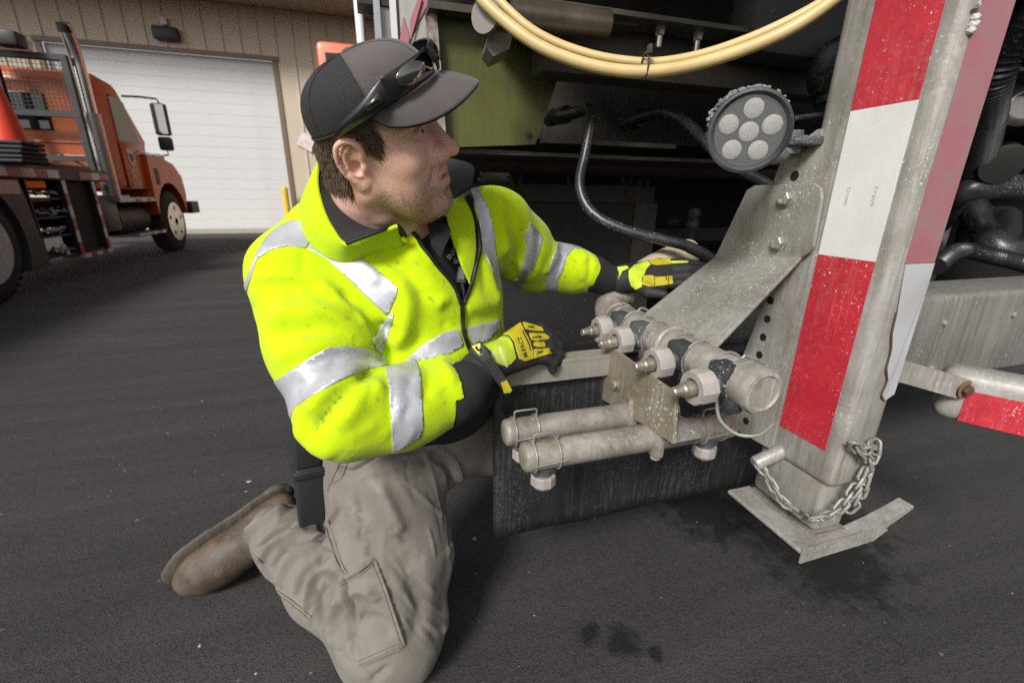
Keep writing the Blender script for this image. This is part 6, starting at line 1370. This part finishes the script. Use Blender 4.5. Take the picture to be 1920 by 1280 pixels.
belt = soft('belt', lambda s: s.ell(MIDH+(0, .005, .075), (.160, .130, .03), .01, R=TR), (-.42, .68, .44), (.1, 1.15, .68), .008, mat('belt_leather', (.02, .016, .013), .5), person)[0]
# ---- boots
bootm = mat('boot_leather', (.115, .075, .052), .6, col2=(.045, .034, .026), nscale=20, bump=.0016, bscale=120, dust=.5, dcol=(.20, .15, .095), streak=.0, attrs=[('scuff', (.035, .028, .022), .9, 45)])
solem = mat('boot_sole', (.115, .098, .075), .85, col2=(.075, .062, .048), nscale=14, bump=.0014, bscale=110)
def boot(o0, d, n, w, L, nm_attr):
    Q = lambda a, b, c=0.: o0+d*(a*L)-n*b+w*c
    def up(s):
        s.chain([Q(.06, .042), Q(.22, .046), Q(.45, .060), Q(.66, .054), Q(.84, .043), Q(.93, .038)], [.042, .045, .056, .058, .052, .038], .025)
        s.chain([Q(.12, .06), Q(.20, .10), Q(.16, .16)], [.040, .046, .052], .03); s.chain([Q(.30, .075), Q(.5, .058)], [.040, .034], .03)
    def so(s):
        s.chain([Q(.04, .002), Q(.20, .002), Q(.40, .004), Q(.58, .004), Q(.74, .003), Q(.88, .002), Q(.965, .001)], [.043, .046, .047, .058, .062, .056, .038], .012, sq=(n, .20)); s.cone(Q(.05, -.012), Q(.20, -.012), .040, .040, .006, sq=(n, .30))
    lo, hi = np.minimum(Q(-.1, .2), Q(1.1, -.03))-.08, np.maximum(Q(-.1, .2), Q(1.1, -.03))+.08; lo = np.minimum(lo, np.minimum(Q(-.1, -.03), Q(1.1, .2))-.05); hi = np.maximum(hi, np.maximum(Q(-.1, -.03), Q(1.1, .2))+.05)
    b = soft('boot', up, lo, hi, .0035, bootm, person, 2, (.0012, 14), None, nm_attr)[0]; soft('sole', so, lo, hi, .0035, solem, b, 1, (.0009, 40))
    return b, Q
bR, QB = boot(heel, fd, sn, sw, FLEN+.004, dict(scuff=[([(345, 1085), (370, 1095), (420, 1080)], 1., .02), ([(420, 1000), (450, 1025)], 1., .03), ([(380, 1060), (440, 1050)], .8, .025), ([(470, 990), (500, 960)], .5, .02), ([(340, 1060), (380, 1010), (450, 960)], .5, .006)])); bR['label'] = 'dusty brown leather boot with worn sole'
boot(ANL+np.array((-.03, -.03, -.083)), np.array((.7, .7, 0.))/np.linalg.norm((.7, .7, 0)), np.array((0, 0, -1.)), np.array((.707, -.707, 0)), .27, {})
# ---- gloves
gblk = mat('glove_black', (.014, .014, .015), .7, bump=.0004, bscale=500, dust=.25, dcol=(.06, .058, .05)); ghiv = mat('glove_hi_vis', (.52, .66, .03), .8, bump=.0006, bscale=500, col2=(.40, .50, .03), nscale=40)
gyel = mat('glove_guard_yellow', (.50, .43, .014), .5, col2=(.36, .30, .015), nscale=30, bump=.0004, bscale=200, dust=.3, dcol=(.30, .24, .03))
def glove(fn, lo, hi, h=.0024):
    s = SDF(lo, hi, h); fn(s); V, F = s.mesh(); V = smooth_mesh(V, F, 2); N = normals(V, F); return V, F, N
Wr = cY(896, 694, .770); KR = [cY(983, 621, .872), cY(997, 638, .862), cY(1000, 655, .848), cY(991, 673, .832)]
FRs = [[KR[0], cY(1014, 615, .893), cY(1036, 629, .905), cY(1040, 648, .906)], [KR[1], cY(1028, 631, .884), cY(1047, 647, .893), cY(1047, 664, .892)], [KR[2], cY(1030, 650, .868), cY(1047, 663, .876), cY(1045, 680, .876)], [KR[3], cY(1020, 670, .848), cY(1037, 680, .855), cY(1036, 693, .856)]]
def gr(s):
    for i, k in enumerate(KR): s.cone(Wr+(k-Wr)*.12, k, .026, .0175, .012); 
    for f in FRs: s.chain(f, [.0150, .0125, .0115, .0095], .004)
    s.chain([Wr+(KR[0]-Wr)*.35+(0, .02, -.015), cY(965, 655, .895), cY(1000, 662, .915)], [.018, .014, .011], .01); s.chain([cY(888, 704, .758), Wr, Wr+(KR[1]-Wr)*.3], [.031, .032, .030], .015)
GV, GF, GN = glove(gr, (-.16, .68, .60), (.16, 1.0, .84)); gloveR = fast_mesh('glove', GV, GF, gblk, person, True); gloveR['label'] = 'yellow and black work glove gripping the rail'
gb = bvh_of(GV, GF); GP = proj(GV); GT = tris(GF); gface = np.einsum('ij,ij->i', GN, GV-EYE) < 0
c6 = lambda pts: [(880+x/7.11, 580+y/7.11) for x, y in pts]
def gpatch(poly, mt, off, nm, th, V=GV, T=GT, N=GN, P=GP, fc=gface, par=gloveR):
    f = np.where(fc, inpoly_sd(P, poly), -30.); (Vb, Tb, (Nb,)), _ = split(V, T, f, (N,))
    if len(Tb) == 0: return
    lb = np.arange(len(Vb))
    for _ in range(400):            # keep the largest connected piece
        m_ = lb[Tb].min(1); l2 = lb.copy(); np.minimum.at(l2, Tb.ravel(), np.repeat(m_, 3))
        if (l2 == lb).all(): break
        lb = l2
    tl = lb[Tb[:, 0]]; u_, c_ = np.unique(tl, return_counts=True); Tb = Tb[tl == u_[c_.argmax()]]; us, inv = np.unique(Tb, return_inverse=True); Vb, Nb, Tb = Vb[us], Nb[us], inv.reshape(Tb.shape)
    o = fast_mesh(nm, Vb+Nb*off, Tb, mt, par, True); s = o.modifiers.new('t', 'SOLIDIFY'); s.thickness = th; s.offset = -1; return o
bp_ = gpatch(c6([(110, 440), (330, 290), (390, 350), (520, 365), (572, 440), (602, 560), (622, 650), (560, 722), (480, 758), (350, 716), (300, 650), (290, 560), (210, 480)]), ghiv, .0010, 'back_panel', .002)
kg = gpatch(c6([(355, 310), (420, 240), (500, 195), (610, 150), (690, 180), (730, 300), (800, 420), (840, 560), (850, 650), (740, 692), (662, 662), (622, 540), (592, 430), (522, 345), (400, 345)]), gyel, .0032, 'knuckle_guard', .004)
for pl in ([(705, 170), (830, 205), (965, 242), (990, 290), (870, 296), (745, 262)], [(790, 318), (1000, 330), (1065, 370), (1045, 402), (880, 425), (825, 405)], [(850, 445), (905, 432), (1000, 440), (1010, 500), (900, 505), (860, 490)], [(855, 530), (1060, 512), (1078, 590), (862, 655)]): gpatch(c6(pl), gyel, .0026, 'finger_guard', .003)
for pl in ([(770, 232), (960, 240), (960, 252), (775, 248)], [(830, 380), (1010, 352), (1012, 366), (832, 394)], [(885, 566), (1020, 545), (1022, 560), (887, 582)], [(690, 200), (720, 320), (800, 480), (820, 660), (808, 662), (785, 490), (706, 325), (678, 205)]): gpatch(c6(pl), gblk, .0038, 'guard_groove', .001)
decal(gb, 'M-PACT', (980.5, 650), 11.3, -1.90, gblk, gloveR, 'glove_print', .0045, 1.0, .03)
decal(gb, 'Mechanix', (943.5, 668), 10.5, 1.16, mat('white_ink', (.78, .80, .72), .7), gloveR, 'glove_print', .0018, 1.1); decal(gb, 'wear', (930, 668), 10, 1.16, MATS['white_ink'], gloveR, 'glove_print', .0018, 1.2)
# wrist strap with its hanging tab
ctr = [(888, 648, .742), (902, 662, .735), (916, 678, .733), (930, 698, .735), (944, 718, .737), (955, 733, .738)]; wdt = [.014, .013, .0105, .0095, .0095, .0085]
Pc = [cY(*q) for q in ctr]; V, F = [], []; acr = cY(915, 668, .735)-cY(900, 680, .735); acr /= np.linalg.norm(acr)
for p, w_ in zip(Pc, wdt): V += [p-acr*w_, p-acr*w_*.5, p+acr*w_*.5, p+acr*w_]
for j in range(len(Pc)-1):
    for i in range(3): F.append((j*4+i, j*4+i+1, j*4+5+i, j*4+4+i))
strap = pd('wrist_strap', V, F, mat('strap_grey', (.030, .030, .030), .6), gloveR, True); s_ = strap.modifiers.new('t', 'SOLIDIFY'); s_.thickness = .003; s_.offset = 0
tow = lambda p, d: p-np.array(Vector(p-EYE).normalized())*d
V = [tow(cY(*q), .003) for q in ((939, 717, .7365), (950, 712, .7365), (960, 731, .738), (957, 736, .738), (945, 737, .738))]; pd('strap_tip', V, [(0, 1, 2, 3, 4)], gyel, strap)
V = [tow(cY(*q), .003) for q in ((884, 649, .742), (899, 643, .742), (913, 660, .736), (899, 666, .736))]; pd('strap_badge', V, [(0, 1, 2, 3)], mat('badge_yellow', (.62, .58, .05), .6), strap)
mk = [(890, 651), (894, 648), (897, 655), (901, 651), (907, 659), (903, 661), (900, 657), (898, 661), (894, 657)]; pd('badge_mark', [tow(cY(x, y, np.interp(x, [884, 913], [.742, .736])), .0042) for x, y in mk], [tuple(range(len(mk)))], gblk, strap)
for k in range(8):
    t = .36+.05*k; a = np.array([np.interp(t*5, range(6), [p[i] for p in Pc]) for i in range(3)]); MB().tube([tow(a-acr*.007, .003), tow(a+acr*.007, .003)], .0008, n=5).build('strap_rib', gblk, strap)
# far hand
Wl = cY(1158, 524, 1.135)
KL = [cY(1236, 497, 1.165), cY(1246, 508, 1.15), cY(1248, 521, 1.135), cY(1240, 534, 1.12)]
FLs = [[KL[0], cY(1280, 492, 1.16), cY(1318, 498, 1.15)], [KL[1], cY(1290, 503, 1.145), cY(1330, 506, 1.14)], [KL[2], cY(1290, 517, 1.13), cY(1328, 520, 1.12)], [KL[3], cY(1276, 531, 1.115), cY(1310, 533, 1.11)]]
def gl_(s):
    for k in KL: s.cone(Wl+(k-Wl)*.15, k, .030, .0185, .012)
    for f in FLs: s.chain(f, [.0145, .0125, .0105], .004)
    s.chain([Wl+(KL[3]-Wl)*.3, cY(1215, 548, 1.08), cY(1245, 552, 1.06)], [.018, .014, .011], .01); s.cone(cY(1160, 524, 1.137), Wl+(KL[1]-Wl)*.2, .034, .034, .012)
LV, LF, LN = glove(gl_, (.18, .95, .74), (.66, 1.28, .95), .003); gloveL = fast_mesh('glove', LV, LF, gblk, person, True); gloveL['label'] = 'yellow and black work glove reaching behind the bracket plate'
LP = proj(LV); LT = tris(LF); lfc = np.einsum('ij,ij->i', LN, LV-EYE) < 0; kw = dict(V=LV, T=LT, N=LN, P=LP, fc=lfc, par=gloveL)
gpatch(c4([(985, 360), (1050, 350), (1065, 365), (1020, 385), (990, 450), (1000, 400)]), ghiv, .0012, 'cuff_flash', .002, **kw)
gpatch(c4([(1062, 380), (1100, 345), (1190, 318), (1210, 340), (1180, 370), (1170, 400), (1150, 430), (1150, 490), (1110, 510), (1075, 480), (1062, 430)]), ghiv, .0012, 'back_panel', .002, **kw)
gpatch(c4([(1160, 415), (1215, 415), (1240, 425), (1290, 425), (1350, 418), (1358, 470), (1290, 480), (1200, 490), (1150, 475)]), gyel, .003, 'knuckle_guard', .004, **kw)
gpatch(c4([(1195, 318), (1260, 308), (1340, 310), (1345, 340), (1250, 348), (1215, 340)]), gyel, .003, 'finger_guard', .004, **kw); gpatch(c4([(1345, 318), (1460, 318), (1460, 330), (1345, 336)]), ghiv, .002, 'finger_flash', .002, **kw)
for x in (1228, 1242, 1305, 1322): gpatch(c4([(x, 412), (x+6, 412), (x+6, 490), (x, 490)]), gblk, .0040, 'guard_groove', .001, **kw)
# ---- radio in its belt holster
rad = tag(empty('two_way_radio'), 'black two-way radio hanging on the belt beside the khaki trousers', 'radio'); rad.matrix_world = CROT
rb = mat('radio_black', (.020, .020, .022), .5, bump=.0002, bscale=500); Y0 = .768
top, bot = cY(570, 796, Y0-.005), cY(584, 974, Y0-.025); ax_ = (top-bot)/np.linalg.norm(top-bot); sx_ = cY(620, 900, Y0)-cY(560, 900, Y0); sx_ -= ax_*(sx_@ax_); sx_ /= np.linalg.norm(sx_); dz_ = np.cross(sx_, ax_)
rotr = Matrix.Rotation(-.55, 4, 'Z')
def RM(c): return Matrix([[sx_[i], dz_[i], ax_[i], c[i]] for i in range(3)]+[[0, 0, 0, 1]])@rotr
L_ = np.linalg.norm(top-bot); body = MB().box((-.024, -.020, 0), (.026, .022, L_*.60), .005, 3, M=RM(bot)).build('battery', rb, rad, smooth=True); MB().box((-.022, -.019, L_*.60), (.024, .02, L_*1.0), .005, 3, M=RM(bot)).build('radio_body', rb, rad, smooth=True)
MB().box((-.028, -.024, L_*.50), (.030, .026, L_*.585), .004, 3, M=RM(bot)).build('holster_band', rb, rad, smooth=True); MB().box((.018, -.022, L_*.02), (.0215, -.0195, L_*.98), .001, 2, M=RM(bot)).build('edge_rib', rb, rad)
for k in range(5): MB().box((-.018, -.0212, L_*(.72+.05*k)), (.010, -.0188, L_*(.72+.05*k)+.003), .0005, 1, M=RM(bot)).build('grille_slot', holem if 'holem' in globals() else rb, rad)
MB().lathe(Vector(RM(bot)@Vector((-.008, -.0198, L_*.12))), Vector(RM(bot).to_3x3()@Vector((0, -1, 0))), [(0, .0052), (.0006, .0052)], n=24).build('maker_mark', mat('mark_grey', (.035, .035, .037), .4), rad)
MB().cyl(Vector(RM(bot)@Vector((.026, -.004, L_*.66))), Vector(RM(bot)@Vector((.036, -.006, L_*.66))), .009, n=16).build('clip_knob', rb, rad, smooth=True); MB().lathe(Vector(RM(bot)@Vector((-.012, .004, L_*1.0))), Vector(ax_), [(0, .008), (.02, .008), (.022, .006), (.10, .0045)], n=14).build('antenna', rb, rad, smooth=True)
MB().box((-.020, -.0200, L_*.965), (-.016, -.0188, L_*.985), M=RM(bot)).build('screw', mat('screw_steel', (.6, .6, .6), .3, .9), rad)
